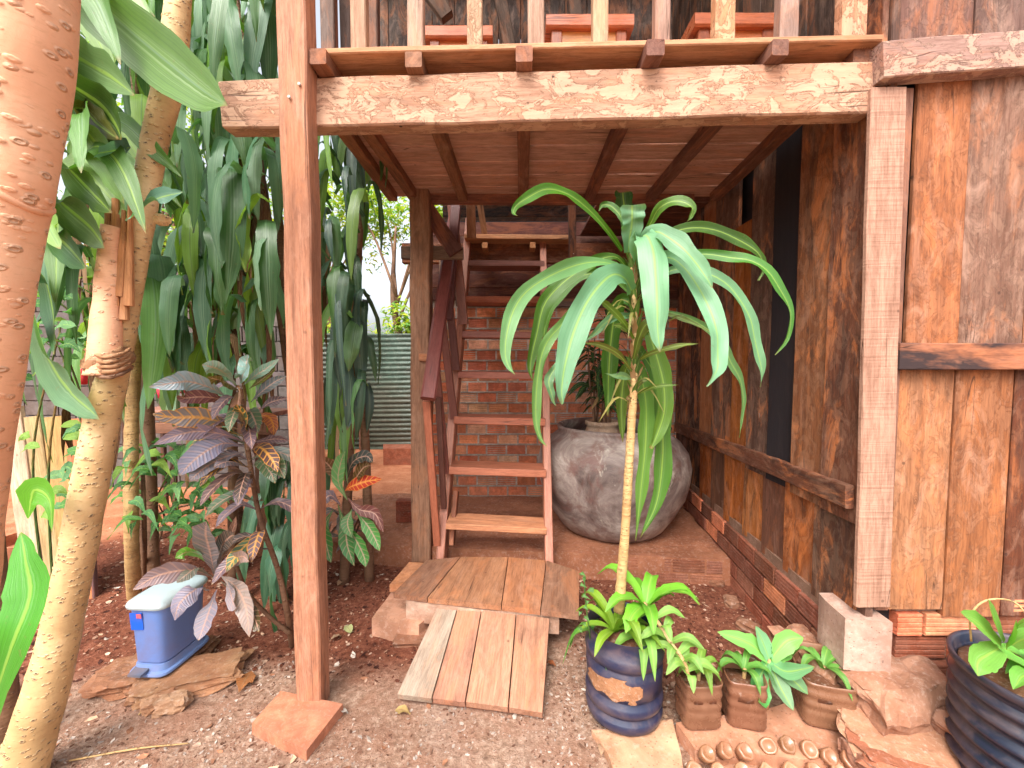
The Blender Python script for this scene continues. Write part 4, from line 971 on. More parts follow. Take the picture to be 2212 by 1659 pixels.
# ================================================================== CUT JUG POTS
jg = 'brown cut jug pots on the cement edge'
def jug(px, py, d, w, dep, h, lab, rot=0, bk=0.0, col=(112, 74, 54)):
    c = P(px, py, d); c.z = .055
    t = thing('jug_pot', c, lab, 'pot', jg)
    pr = []
    for i in range(25):
        z = h * i / 24; r = 1.0 + .026 * (1 if math.sin(i * 1.15) > 0 else -1) * abs(math.sin(i * 1.15)) ** .6 * (1 if z > h * .3 else .3); r *= (.86 if i == 0 else 1.0 if i > 1 else .96)
        pr.append((r, z))
    pr += [(.95, h * .98), (.93, h * .7), (.92, h * .3)]
    ob = lathe('body', pr, c, M['jug'], t, vary(srgb(*col), .05), 56, pw=5.5, sx=w / 2 * .97, sy=dep / 2 * .9, rot=rot, wob=.05)
    if bk:
        for v in ob.data.vertices:
            if v.co.z > h * .6: v.co.z += bk * max(0, v.co.y / dep * 2) ** 1.2
    lathe('soil', [(.9, h * .6), (.9, h * .8), (.3, h * .86), (.02, h * .87)], c, M['stone'], t, srgb(110, 72, 52), 24, pw=3.6, sx=w / 2, sy=dep / 2, rot=rot, wob=.1)
    return c + Vector((0, 0, h * .85))
c1 = jug(1506, 1540, 1.565, .150, .14, .18, 'leftmost brown cut jug pot, with trailing plant above it', .06)
c2 = jug(1604, 1540, 1.57, .146, .15, .185, 'middle brown cut jug pot with a small green rosette', -.2, .03)
c3 = jug(1774, 1530, 1.59, .19, .21, .18, 'widest brown cut jug pot, standing at the right end', -.25, .05, (120, 82, 60))
for c, lab, l, col in ((c1, 'trailing light green plant in the leftmost jug pot', .12, (150, 195, 80)), (c2, 'small green rosette plant in the middle jug pot', .12, (120, 180, 80)), (c3, 'green rosette plant in the widest jug pot', .13, (130, 190, 90))):
    t = thing('potted_plant', c, lab, 'plant', 'small plants in the jug pots')
    tube('stem', [c + Vector((0, 0, -.02)), c + Vector((.004, 0, .04))], [.008, .007], M['cane'], t, rows=3, seg=6)
    rosette(t, c + Vector((0, 0, .03)), 7, l * .9, .016, col, up=1.2, droop=.9)
tb = thing('broadleaf_plant', P(1655, 1480, 1.60), 'star shaped plant with wide pale green leaves between the middle and right jug pots', 'plant')
cc = P(1660, 1425, 1.58)
tube('stem', [P(1655, 1540, 1.62), P(1660, 1470, 1.60), cc], [.009, .009, .008], M['cane'], tb, rows=5, seg=8)
for (pts, hw, c) in [([(1660, 1425), (1620, 1390), (1550, 1365)], 17, (150, 215, 110)), ([(1662, 1425), (1650, 1390), (1632, 1352)], 15, (150, 210, 150)), ([(1665, 1425), (1700, 1385), (1735, 1378)], 19, (150, 220, 110)), ([(1662, 1425), (1640, 1470), (1648, 1510), (1638, 1515)], 17, (110, 190, 100)),
                     ([(1665, 1430), (1700, 1450), (1760, 1440)], 15, (130, 190, 130)), ([(1665, 1430), (1685, 1480), (1714, 1535)], 17, (140, 180, 130)), ([(1665, 1430), (1715, 1470), (1745, 1500)], 15, (130, 170, 120)), ([(1661, 1428), (1655, 1400), (1652, 1378)], 11, (90, 160, 60)), ([(1664, 1430), (1690, 1415), (1712, 1418)], 12, (120, 190, 90))]:
    n = len(pts); leaf([P(x, y, 1.58 - .10 * i / (n - 1) * (1 if y > 1425 else -.2)) for i, (x, y) in enumerate(pts)], hw * 1.58 / 900 * 1.1, M['leaf'], tb, vary(srgb(*c), .06), facing=(0, -.8, .7), prof='drac', rows=10, fold=.3)

# ================================================================== CEMENT EDGE, BOTTLE BOTTOMS, STONES AT THE RIGHT
q = [G(1283, 1580, .02), G(1330, 1680, .02), G(1480, 1700, .02), G(1455, 1560, .02)]
quad_block('cement_slab', q, -.03, .03, 'concrete', srgb(206, 158, 124), 'cracked yellowish cement slab under the bottle planter', 'slab', sub=16, jitter=.02, nz=.02)
q = [G(1462, 1575, .03), G(1500, 1625, .04), G(1850, 1655, .04), G(1850, 1500, .03)]
quad_block('cement_edge', q, -.03, .052, 'concrete', srgb(196, 140, 110), 'reddish cement edging slab under the jug pots', 'slab', sub=20, jitter=.02, nz=.014)
fbk = [G(1490, 1618, .03), G(1480, 1760, .03), G(1900, 1760, .03), G(1870, 1640, .03)]
quad_block('rubble_bed', fbk, -.03, .012, 'concrete', srgb(198, 152, 124), 'rough mortar bed holding the embedded bottle bottoms', 'mortar bed', sub=20, jitter=.02, nz=.03)
bg_ = 'bottle bottoms set in the cement edge'
BB = [(1525, 1627), (1565, 1621), (1606, 1623), (1656, 1610), (1697, 1608), (1744, 1618), (1786, 1633), (1833, 1640)]
ordn = ['first', 'second', 'third', 'fourth', 'fifth', 'sixth', 'seventh', 'eighth']
for i, (x, y) in enumerate(BB):
    p = G(x, y, .058); o = lathe('bottle_bottom', [(.020, -.03), (.0235, -.01), (.0245, .004), (.022, .011), (.016, .009), (.010, .004), (.002, .003)], p + Vector((0, 0, .012)), M['jug'], None, vary(srgb(140, 96, 68), .12), 20, wob=.2)
    m_ = Matrix.Translation(p + Vector((0, -.01, .008))) @ Matrix.Rotation(U(.55, .95), 4, 'X') @ Matrix.Rotation(U(-.3, .3), 4, 'Y') @ Matrix.Scale(U(1.0, 1.2), 4); setw(o, m_)
    tag(o, 'brown bottle bottom set in cement, %s from the left in the upper row' % ordn[i], 'bottle bottom', bg_)
for i in range(8):
    p = G(1500 + i * 52, 1663, .045); o = lathe('bottle_bottom', [(.020, -.03), (.0235, -.01), (.0245, .004), (.022, .011), (.016, .009), (.010, .004), (.002, .003)], p, M['jug'], None, vary(srgb(156, 112, 82), .12), 20, wob=.2)
    setw(o, Matrix.Translation(p + Vector((0, 0, -.004))) @ Matrix.Rotation(U(.4, .8), 4, 'X') @ Matrix.Scale(U(.9, 1.15), 4))
    tag(o, 'half cut brown bottle bottom, %s from the left in the lowest row' % ordn[i], 'bottle bottom', bg_)
# concrete block at the wall corner
cbk = slab('concrete_block', [(1.272, 1.54), (1.432, 1.52), (1.44, 1.70), (1.30, 1.72)], .27, .475, 'concrete', srgb(206, 172, 156), None, sub=10, jitter=.010, nz=.008)
tag(cbk, 'pinkish grey cast concrete block under the wall corner', 'concrete block')
def rk(px, py, d, sz, c, lab, rz=0, seed=1, tilt=(0, 0), ang=.3, mat='stone', nm='stone', z=None):
    p = P(px, py, d)
    if z is not None: p.z = z
    o = rock(nm, p, sz, srgb(*c), None, rz, seed, mat=mat, tilt=tilt, ang=ang, sub=9); tag(o, lab, nm.replace('_', ' ')); return o
rk(1915, 1490, 1.56, (.36, .28, .2), (178, 134, 110), 'large rough stone supporting the concrete block', .1, 4)
rk(1850, 1480, 1.6, (.2, .2, .2), (150, 108, 88), 'brown stone behind the right jug pot', .4, 9)
rk(1948, 1590, 1.42, (.36, .2, .035), (196, 148, 118), 'flat pinkish stone slab on the ground left of the big barrel', -.25, 6, (.25, .1), .1)
rk(1960, 1640, 1.36, (.3, .18, .05), (170, 104, 78), 'broken reddish tile piece below the flat stone slab', -.4, 8, (.1, .15), .1)
rk(1880, 1640, 1.38, (.14, .12, .08), (150, 104, 84), 'small brown stone beside the bottle bottoms', .2, 12)
rk(2030, 1530, 1.5, (.22, .2, .12), (150, 110, 90), 'dusty stone wedged between the brick stub and the barrel', .5, 15)
rk(1760, 1430, 1.72, (.2, .3, .16), (178, 130, 104), 'lumpy mortar stone at the end of the brick footing', .3, 17)
fst = thing('brick_stub', P(2000, 1420, 1.6), 'stacked red grooved bricks below the front plank wall', 'brick stub')
bs0 = P(1935, 1500, 1.6); bs0.z = .06
bricks(fst, bs0, (1, 0, 0), 5, .2, .088, .014, .9, CB[:3] + CD, grooves=4, depth=.1, jit=.012)
slab('mortar', [(bs0.x, 1.62), (bs0.x + .9, 1.62), (bs0.x + .9, 1.8), (bs0.x, 1.8)], 0, .56, 'mortar', srgb(170, 136, 116), fst, sub=4)
# rubble along the side footing
rb_ = []
for i in range(24):
    d = 1.75 + i * .075; x = WX(d) - .05 - U(0, .06)
    rb_.append((x, d))
for j, i in enumerate(range(0, 24, 3)):
    rock('rubble_stone', (rb_[i][0], rb_[i][1], .015), (U(.06, .12), U(.06, .12), U(.03, .06)), vary(srgb(150, 108, 86), .2), None, U(0, 3), 20 + i, ang=.5)
for j, o in enumerate([o for o in COL.objects if o.name.startswith('rubble_stone')]):
    tag(o, 'lump of brown rubble at the foot of the side brick footing, %s from the front' % ['first', 'second', 'third', 'fourth', 'fifth', 'sixth', 'seventh', 'eighth'][j], 'rubble stone', 'rubble along the side footing')

# ================================================================== BIG BARREL AT THE RIGHT EDGE
bc = P(2268, 1510, 1.26); bc.z = 0.02
brl = thing('ribbed_barrel', bc, 'large blue black ribbed plastic barrel planter cut off by the right edge', 'barrel')
pr = [(.18, 0), (.205, .01)]
for i in range(48): z = .02 + .40 * i / 47; pr.append((.212 + .010 * math.sin(z * 2 * math.pi / .052) + .012 * z, z))
pr += [(.226, .43), (.228, .445), (.22, .45), (.212, .44), (.205, .3), (.2, .1)]
lathe('body', pr, bc, M['blueblack'], brl, srgb(30, 36, 54), 72, wob=.01)
lathe('soil', [(.2, .35), (.2, .40), (.1, .415), (.02, .42)], bc, M['stone'], brl, srgb(120, 84, 62), 32, wob=.1)
bpn = thing('barrel_plant', bc + Vector((0, 0, .42)), 'pale green broad leaf plant growing in the big barrel', 'plant')
bt = bc + Vector((-.07, -.02, .41))
tube('stem', [bt, bt + Vector((-.01, 0, .08))], [.012, .01], M['cane'], bpn, rows=4, seg=8)
for (pts, hw) in [([(2165, 1395), (2120, 1350), (2075, 1322)], 18), ([(2170, 1390), (2150, 1340), (2135, 1295)], 15), ([(2180, 1390), (2200, 1350), (2225, 1330)], 17), ([(2160, 1400), (2135, 1415), (2115, 1430), (2112, 1460)], 22), ([(2185, 1395), (2220, 1380), (2260, 1375)], 18), ([(2175, 1395), (2190, 1370), (2195, 1340)], 15)]:
    n = len(pts); leaf([P(x, y, 1.2 - .06 * i / (n - 1)) for i, (x, y) in enumerate(pts)], hw * 1.2 / 900 * 1.25, M['leaf'], bpn, vary(srgb(140, 205, 90), .1), facing=(0, -.8, .7), prof='drac', rows=10, fold=.3)
rosette(bpn, bt + Vector((.1, .03, .0)), 9, .15, .03, (120, 190, 80), up=.9)
rosette(bpn, bt + Vector((0, 0, .05)), 7, .13, .028, (130, 200, 80), up=.7)
tube('tendril', [P(2098, 1385, 1.22), P(2097, 1330, 1.22), P(2130, 1297, 1.22), P(2190, 1300, 1.2), P(2230, 1345, 1.18)], [.003, .003, .0025, .002], M['cane'], bpn, rows=20, seg=6)

# ================================================================== BLUE PEDAL BIN ON STONES
BX, BY, BZ = -1.60, 1.89, .07
bn = thing('pedal_bin', (BX, BY, BZ), 'blue plastic pedal bin with pale lid on broken stones', 'bin')
def rrect(name, lv, mat, par, col, cxy, seg=48, pw=5.5, rot=0):
    """lv: (half x, half y, z)"""
    vs, fs = [], []
    for (a, b, z) in lv:
        for j in range(seg):
            t = 2 * math.pi * j / seg; c, s = math.cos(t), math.sin(t); k = 1 / ((abs(c) ** pw + abs(s) ** pw) ** (1 / pw)); vs.append((c * k * a, s * k * b, z))
    for i in range(len(lv) - 1):
        for j in range(seg): a = i * seg + j; b = i * seg + (j + 1) % seg; fs.append((a, b, b + seg, a + seg))
    fs.append(tuple(range(seg - 1, -1, -1))); fs.append(tuple((len(lv) - 1) * seg + j for j in range(seg)))
    m_ = Matrix.Translation(Vector(cxy)) @ Matrix.Rotation(rot, 4, 'Z')
    o = link(name, mesh(name, vs, fs), m_, M[mat], par, col, True)
    md = o.modifiers.new('edge', 'EDGE_SPLIT'); md.split_angle = R(40); return o
rz = R(-4)
rrect('base', [(.092, .135, 0), (.096, .139, .006), (.094, .137, .014), (.082, .122, .018), (.076, .118, .045)], 'plastic', bn, srgb(108, 134, 184), (BX, BY, BZ), rot=rz)
rrect('body', [(.075, .11, .05), (.077, .112, .055), (.088, .122, .30), (.090, .124, .305), (.084, .118, .305)], 'plastic', bn, srgb(104, 136, 200), (BX, BY, BZ), rot=rz)
rrect('lid', [(.094, .128, .300), (.100, .135, .302), (.102, .138, .312), (.099, .133, .322), (.086, .118, .332), (.05, .08, .337)], 'plastic', bn, srgb(168, 186, 190), (BX, BY, BZ), rot=rz)
pdl = slab('pedal', [(BX - .06, BY - .16), (BX + .0, BY - .165), (BX + .0, BY - .1), (BX - .07, BY - .1)], BZ + .022, BZ + .032, 'plastic', srgb(90, 96, 112), bn, sub=4)
lb = board('sticker', (BX - .045, BY - .1255, BZ + .285), (BX - .045, BY - .1195, BZ + .205), .055, .002, (0, -1, -.05), srgb(24, 92, 200), bn, M['plastic'], seg=1, jit=0, ch=.0002)
board('sticker_mark', (BX - .030, BY - .128, BZ + .282), (BX - .030, BY - .1265, BZ + .262), .022, .001, (0, -1, -.05), srgb(210, 90, 110), bn, M['plastic'], seg=1, jit=0, ch=.0002)
for i, (x, y, w, h, t, rz_, c, lab) in enumerate([(300, 1455, .3, .2, .06, .2, (170, 124, 92), 'yellowish broken stone under the left of the blue bin'), (415, 1460, .36, .2, .06, .35, (182, 140, 104), 'flat yellowish broken stone under the right of the blue bin'),
      (318, 1495, .12, .08, .06, .1, (168, 126, 96), 'small stone chunk in front of the bin stones'), (343, 1512, .1, .08, .05, .7, (188, 146, 112), 'pale stone chunk furthest in front of the blue bin'), (372, 1518, .11, .07, .05, .3, (190, 150, 118), 'whitish oval stone chunk in front of the flat broken stone'), (350, 1430, .3, .3, .06, .0, (150, 108, 82), 'brown stone mostly hidden beneath the blue bin')]):
    p = G(x, y, .03); o = rock('broken_stone', (p.x, p.y, .03), (w, h, t), srgb(*c), None, rz_, 40 + i, ang=.25, sub=9); tag(o, lab, 'stone', 'broken stones round the bin')

# ================================================================== FOREGROUND TRUNKS
def bumps(root, cpts, radii, n, mat, size, col=None):
    """small raised lenticels on the bark, joined"""
    vs, fs = [], []; c = catmull(cpts, 80)
    for _ in range(n):
        i = random.randint(2, 77); p = c[i]; t = (c[i + 1] - c[i - 1]).normalized(); a = U(0, 6.28)
        nx = t.orthogonal().normalized(); ny = t.cross(nx); q = nx * math.cos(a) + ny * math.sin(a)
        if q.y > .35: continue
        r = lerp_list(radii, i / 80); s = size * U(.5, 1.2); sd = t.cross(q); b = p + q * r * .99; k = len(vs)
        for ring, (rr, hh) in enumerate(((1, 0), (.6, .45), (.25, .35))):
            for j in range(8):
                an = j * math.pi / 4; vs.append(b + (sd * math.cos(an) * 1.5 + t * math.sin(an) * .8) * s * rr + q * hh * s)
        for ring in range(2):
            for j in range(8): a_ = k + ring * 8 + j; b_ = k + ring * 8 + (j + 1) % 8; fs.append((a_, b_, b_ + 8, a_ + 8))
        fs.append(tuple(k + 16 + j for j in range(8)))
    o = Vector(cpts[0]); o_ = link('bark_bumps', mesh('bark_bumps', [v - o for v in vs], fs), Matrix.Translation(o), mat, root, None, True); o_['kind'] = 'stuff'
T1 = [P(52, -120, .62), P(50, 100, .63), P(30, 300, .64), P(8, 420, .64), P(-8, 600, .65), P(-35, 850, .66), P(-75, 1100, .68), P(-110, 1350, .7), P(-220, 1800, .75)]
r1 = [.058, .055, .050, .053, .043, .040, .045, .05, .055]
T1b = T1 + [Vector((-1.25, .95, -.05))]
t1 = thing('smooth_trunk', T1b[-1], 'thick smooth orange trunk crossing the left edge of the view', 'tree trunk')
tube('trunk', T1b, r1 + [.08], M['bark_o'], t1, rows=140, seg=40, bump=.05, bs=9)
bumps(t1, T1b, r1 + [.08], 520, M['bark_o'], .0055)
c_ = catmull(T1, 40)
for (py, rr) in ((425, .0735),):   # ring scar
    p = P(8, 428, .64); t_ = (P(8, 420, .64) - P(40, 200, .64)).normalized()
    nx = t_.orthogonal().normalized(); ny = t_.cross(nx)
    tube('ring_scar', [p + (nx * math.cos(a) + ny * math.sin(a)) * .0485 + t_ * .008 * math.sin(a * 2) for a in [i * .393 for i in range(17)]], [.0055, .0055], M['bark_o'], t1, rows=48, seg=10, bump=.3, bs=30)
T2 = [P(392, -150, 1.5), P(384, 20, 1.48), P(368, 160, 1.46), P(330, 330, 1.45), P(305, 480, 1.44), P(278, 640, 1.43), P(252, 780, 1.42), P(222, 900, 1.42), P(188, 1080, 1.41), P(150, 1280, 1.40), P(105, 1470, 1.38), P(50, 1650, 1.36), P(10, 1760, 1.35)]
r2 = [.036, .037, .043, .037, .037, .036, .040, .048, .050, .053, .060, .072, .088]
t2 = thing('spotted_trunk', T2[-1], 'yellowish spotted trunk leaning across the left with a broken side limb', 'tree trunk')
tube('trunk', T2, r2, M['bark_y'], t2, rows=160, seg=40, bump=.06, bs=10)
bumps(t2, T2, r2, 900, M['bark_y'], .0055)
tube('limb_stub', [P(222, 812, 1.36), P(226, 740, 1.37), P(232, 640, 1.38), P(238, 540, 1.39), P(243, 490, 1.39)], [.048, .043, .036, .032, .029], M['bark_o'], t2, rows=50, seg=24, bump=.12, bs=14)
for (x, y, yt, w) in ((226, 590, 448, .030), (243, 600, 428, .036), (258, 640, 452, .034), (274, 660, 440, .026), (234, 620, 478, .034), (262, 690, 500, .03), (248, 660, 462, .03)):
    board('splinter', P(x, y, 1.375), P(x + 4, yt, 1.385), w, .02, (.2, -1, 0), srgb(206, 144, 92), t2, M['wood'], seg=5, jit=.006, taper=.35)
rock('scar_swelling', P(236, 778, 1.385), (.10, .105, .095), srgb(160, 110, 80), t2, .2, 31, mat='scar', sub=9, ang=.95).data.polygons.foreach_set('use_smooth', [True] * 600)
for q in range(5):
    yy = 762 + q * 11
    tube('scar_ridge', [P(192 - q, yy - 6, 1.36), P(212, yy + 6, 1.322 + .003 * q), P(240, yy + 8, 1.315 + .003 * q), P(266, yy, 1.34), P(282, yy - 10, 1.37)], [.003, .006, .007, .006, .003], M['bark_r' if q == 4 else 'scar'], t2, rows=24, seg=8, bump=.6, bs=50)
kn = [((402, 150, 1.44), .035), ((350, 475, 1.40), .02), ((408, 165, 1.43), .02)]
for (p, r_) in kn: q = P(*p); rock('knot', q, (r_ * 2, r_ * 2, r_ * 1.6), srgb(150, 100, 70), t2, 1, 5, ang=.9, mat='bark_y')

# ================================================================== DROOPING STRAP LEAF PLANTS (left and behind the post)
def droop(S, an, L, hw, mat, root, col, out=.32, rise=.1, rows=14, tw=None, fold=.15):
    d = Vector((math.cos(an), math.sin(an), 0)); s = Vector((-d.y, d.x, 0)) * U(-.12, .12) * L
    pts = [S, S + d * out * L * .45 + Vector((0, 0, rise * L)), S + d * out * L * .85 + Vector((0, 0, -.08 * L)) + s * .3, S + d * out * L * 1.05 + Vector((0, 0, -.38 * L)) + s * .6, S + d * out * L * 1.05 + Vector((0, 0, -.7 * L)) + s, S + d * out * L * .95 + Vector((0, 0, -.98 * L)) + s * 1.3]
    leaf(pts, hw, mat, root, col, facing=(d * 1.0 + Vector((0, 0, .35))), prof='drac', rows=rows, twist=U(-1.3, 1.3) if tw is None else tw, fold=fold, wav=.3)
def strap_plant(lab, xr, yr, dr, n, L, hw, cols, trunk, grp='strap leaf plants', trunks=2, bias=-1.57):
    base = Vector((trunk[0], trunk[1], 0)); t = thing('strap_leaf_plant', base, lab, 'plant', grp)
    ztop = P(sum(xr) / 2, yr[0], sum(dr) / 2).z
    for k in range(trunks):
        b = base + Vector((U(-.12, .12), U(-.1, .1), -.02)); tp = Vector((P(sum(xr) / 2, 0, sum(dr) / 2).x + U(-.2, .2), sum(dr) / 2 + .1, ztop))
        tube('trunk', [b, b.lerp(tp, .3) + Vector((U(-.05, .05), 0, 0)), b.lerp(tp, .65), tp], [.032, .028, .024, .018], M['bark_r'], t, rows=40, seg=12, bump=.1, bs=30)
    for i in range(n):
        d = U(*dr); S = P(U(*xr), yr[0] + (yr[1] - yr[0]) * (i + random.random()) / n, d)
        an = bias + random.gauss(0, .9); l = L * U(.5, 1.25)
        droop(S, an, l, hw * U(.4, 1.12), M['dleaf'], t, vary(srgb(*random.choice(cols)), .2))
    for i in range(n // 8):
        S = P(sum(xr) / 2 + U(-60, 60), U(yr[1] * .5, yr[1] + 120), dr[0] + .25); droop(S, U(-3, 0), L * U(.5, .9), hw * U(.2, .45), M['dry'], t, vary(srgb(*random.choice([(150, 110, 84), (120, 84, 64), (176, 140, 108)])), .15), out=.16, rows=9)
DK = [(92, 134, 100), (108, 150, 112), (78, 120, 80), (134, 170, 134), (74, 116, 60), (124, 166, 72), (150, 186, 84)]
LT = [(120, 170, 90), (150, 190, 120), (100, 150, 80), (160, 200, 150)]
strap_plant('tall dark strap leaf plant filling the gap just left of the front post', (455, 600), (-260, 690), (2.0, 2.75), 120, .50, .055, DK, (-1.28, 2.45))
strap_plant('tall dark strap leaf plant between the spotted trunk and the post plant', (330, 590), (-260, 820), (2.2, 3.3), 160, .50, .052, DK + [(90, 130, 70)], (-1.95, 2.75))
strap_plant('narrow hanging strap leaf plant just right of the front post', (695, 795), (200, 880), (2.3, 2.85), 90, .46, .042, [(66, 92, 80), (78, 112, 86), (62, 96, 64), (96, 136, 84), (80, 124, 54), (130, 170, 80)], (-1.0, 2.62))
strap_plant('mid green strap leaf plant behind the two leaning trunks', (60, 390), (-200, 760), (1.9, 3.0), 150, .50, .055, DK + LT[:1] + [(74, 120, 60)], (-2.3, 2.5))
# lower hanging leaves behind the croton and post
strap_plant('low dark leaf clump at the foot of the front post', (560, 680), (960, 1190), (2.3, 2.6), 22, .42, .05, [(60, 96, 70), (50, 84, 52), (76, 120, 90)], (-1.22, 2.5), trunks=1)
# specific large near leaves at the upper left
nl = thing('broad_leaf_plant', Vector((-1.9, 1.5, 0)), 'plant with broad light green striped leaves reaching in behind the leaning trunks', 'plant')
tube('trunk', [Vector((-1.9, 1.5, -.02)), P(-60, 700, 1.45), P(-40, 200, 1.4), P(0, -200, 1.4)], [.04, .035, .03, .025], M['bark_r'], nl, rows=30, seg=14)
for (pts, hw, c) in [([(60, -120), (200, 0), (330, 110), (430, 190), (490, 228)], 50, (120, 160, 80)), ([(60, 60), (160, 120), (230, 160), (290, 205)], 34, (150, 190, 120)), ([(100, 180), (180, 280), (230, 350), (268, 440)], 34, (150, 200, 100)),
                     ([(90, 150), (200, 215), (240, 260), (262, 300)], 40, (84, 120, 50)), ([(80, 300), (150, 370), (200, 420), (240, 460)], 30, (94, 130, 46)), ([(60, 380), (130, 440), (190, 490), (225, 535)], 36, (130, 160, 110)),
                     ([(60, 640), (90, 760), (140, 840), (215, 905)], 42, (150, 205, 150)), ([(60, 430), (110, 500), (150, 540), (185, 580)], 32, (90, 150, 60)), ([(40, 560), (90, 600), (110, 680), (118, 765)], 30, (90, 140, 90)),
                     ([(110, 260), (170, 230), (215, 270), (255, 300)], 22, (120, 120, 50)), ([(280, 470), (330, 430), (395, 415)], 20, (130, 180, 150)), ([(210, 330), (260, 320), (282, 318)], 22, (130, 180, 170)), ([(120, 40), (160, 120), (150, 200)], 40, (90, 125, 60))]:
    n = len(pts); leaf([P(x, y, 1.25 + .1 * math.sin(i)) for i, (x, y) in enumerate(pts)], hw * 1.25 * 1.25 / 900, M['leaf'] if hw < 50 else M['dleaf'], nl, vary(srgb(*[q * .86 for q in c]), .06), facing=(-.5, -1, .1), prof='drac', rows=18, fold=.25)
for i in range(22):
    S = P(U(-40, 190), U(-160, 520), U(1.35, 1.75)); an = U(-1.3, .4); d = Vector((math.cos(an), math.sin(an) * .5, 0)); L = U(.28, .5)
    leaf([S, S + d * L * .35 + Vector((0, 0, .05)), S + d * L * .7 + Vector((0, 0, -.04)), S + d * L + Vector((0, 0, -U(.1, .3)))], U(.028, .048), M['dleaf' if i % 2 else 'leaf'], nl, vary(srgb(*random.choice([(150, 190, 100), (120, 166, 84), (170, 206, 130), (96, 140, 60)])), .1), facing=(.1, -1, .5), prof='drac', rows=14, fold=.3, twist=U(-.6, .6), wav=.25)
fl = leaf([P(-30, 1560, .6), P(20, 1400, .58), P(60, 1290, .6), P(52, 1210, .62), P(45, 1150, .64)], .034, M['leaf'], None, srgb(96, 180, 60), facing=(0, -1, .2), prof='drac', rows=16, name='near_leaf'); tag(fl, 'bright green blurred leaf in front of the spotted trunk at the bottom left', 'leaf')
fl = leaf([P(60, 1120, 1.3), P(70, 1060, 1.3), P(105, 1080, 1.28), P(112, 1150, 1.26)], .045, M['leaf'], None, srgb(110, 180, 50), facing=(0, -1, .2), prof='ov', rows=12, name='low_leaf'); tag(fl, 'green leaf hanging between the smooth trunk and the spotted trunk', 'leaf')

# ================================================================== CROTONS
def Q(x, y): return (332 + x * .2333, 663.6 + y * .2333)      # crop 450,900 -> 1150,1425
ck = thing('croton', G(632, 1400, 0), 'croton with large purple and cream leaves left of the front post', 'shrub')
sk = [G(632, 1400, -.02), P(622, 1330, 1.92), P(600, 1230, 1.9), P(562, 1120, 1.88), P(540, 1000, 1.86), P(528, 900, 1.85), P(520, 840, 1.85)]
tube('stem', sk, [.016, .014, .012, .011, .010, .010, .009], M['bark_r'], ck, rows=40, seg=10)
tube('stem', [P(628, 1370, 1.93), P(580, 1330, 1.9), P(535, 1280, 1.86), P(510, 1220, 1.82)], [.011, .009, .009, .008], M['bark_r'], ck, rows=20, seg=8)
CL = [([(800, 720), (820, 620), (850, 530), (870, 440)], 100, (176, 214, 200), 'c'), ([(790, 740), (690, 650), (570, 570), (450, 530)], 95, (170, 206, 192), 'c'), ([(830, 720), (930, 640), (1050, 560), (1160, 480)], 50, (150, 186, 160), 'c'),
      ([(800, 780), (720, 730), (600, 680), (500, 645)], 60, (120, 110, 40), 'c'), ([(800, 860), (760, 760), (790, 740), (800, 900)], 10, (130, 90, 50), 'c'), ([(790, 740), (780, 800), (775, 860), (775, 920)], 95, (118, 74, 44), 'c'),
      ([(880, 760), (960, 700), (1060, 620), (1130, 560)], 35, (120, 120, 40), 'c'), ([(700, 850), (550, 760), (330, 690), (180, 700), (-40, 740)], 90, (170, 190, 200), 'c'), ([(720, 920), (600, 850), (420, 830), (280, 840), (220, 815)], 60, (130, 80, 80), 'c'),
      ([(900, 880), (1000, 780), (1120, 690), (1230, 640)], 55, (110, 120, 120), 'c'), ([(960, 970), (1060, 890), (1150, 860), (1250, 840)], 45, (100, 80, 84), 'c'),
      ([(780, 1130), (600, 1060), (400, 1020), (180, 1020), (-10, 990)], 92, (150, 140, 140), 'y'), ([(930, 1220), (880, 1120), (820, 1010), (770, 900)], 95, (70, 92, 50), 'y'),
      ([(850, 1250), (650, 1180), (400, 1150), (200, 1190), (0, 1275)], 70, (150, 132, 150), 'c'), ([(840, 1290), (650, 1260), (480, 1330), (330, 1450), (240, 1560)], 110, (158, 150, 176), 'c'), ([(840, 1340), (680, 1380), (520, 1450), (400, 1540), (330, 1610)], 80, (150, 140, 150), 'c'),
      ([(870, 1480), (760, 1440), (650, 1440), (560, 1480)], 60, (120, 110, 120), 'c'), ([(900, 1210), (960, 1260), (1000, 1360), (985, 1450)], 75, (150, 96, 90), 'c'), ([(960, 1010), (1050, 1010), (1100, 1080), (1110, 1190)], 70, (190, 120, 100), 'y'),
      ([(900, 1260), (1040, 1230), (1150, 1220), (1260, 1240)], 40, (110, 84, 90), 'c'), ([(900, 1330), (1040, 1310), (1150, 1310), (1260, 1350)], 50, (100, 72, 80), 'c'), ([(960, 1490), (1060, 1450), (1150, 1460), (1230, 1470)], 32, (120, 190, 80), 'c'),
      ([(860, 1560), (780, 1500), (700, 1490)], 40, (96, 60, 56), 'c')]
for pts, hw, c, mk in CL:
    n = len(pts); W = [P(*Q(x, y), 1.85 - .22 * math.sin(1.4 * i / (n - 1)) * (1 if x < 850 else -.3)) for i, (x, y) in enumerate(pts)]
    leaf(W, hw * .2333 / 900 * 1.8, M['yleaf' if mk == 'y' else 'cleaf'], ck, vary(srgb(*c), .05), facing=(0, -1, .12), prof='crot', rows=16, fold=.25, wav=.1)
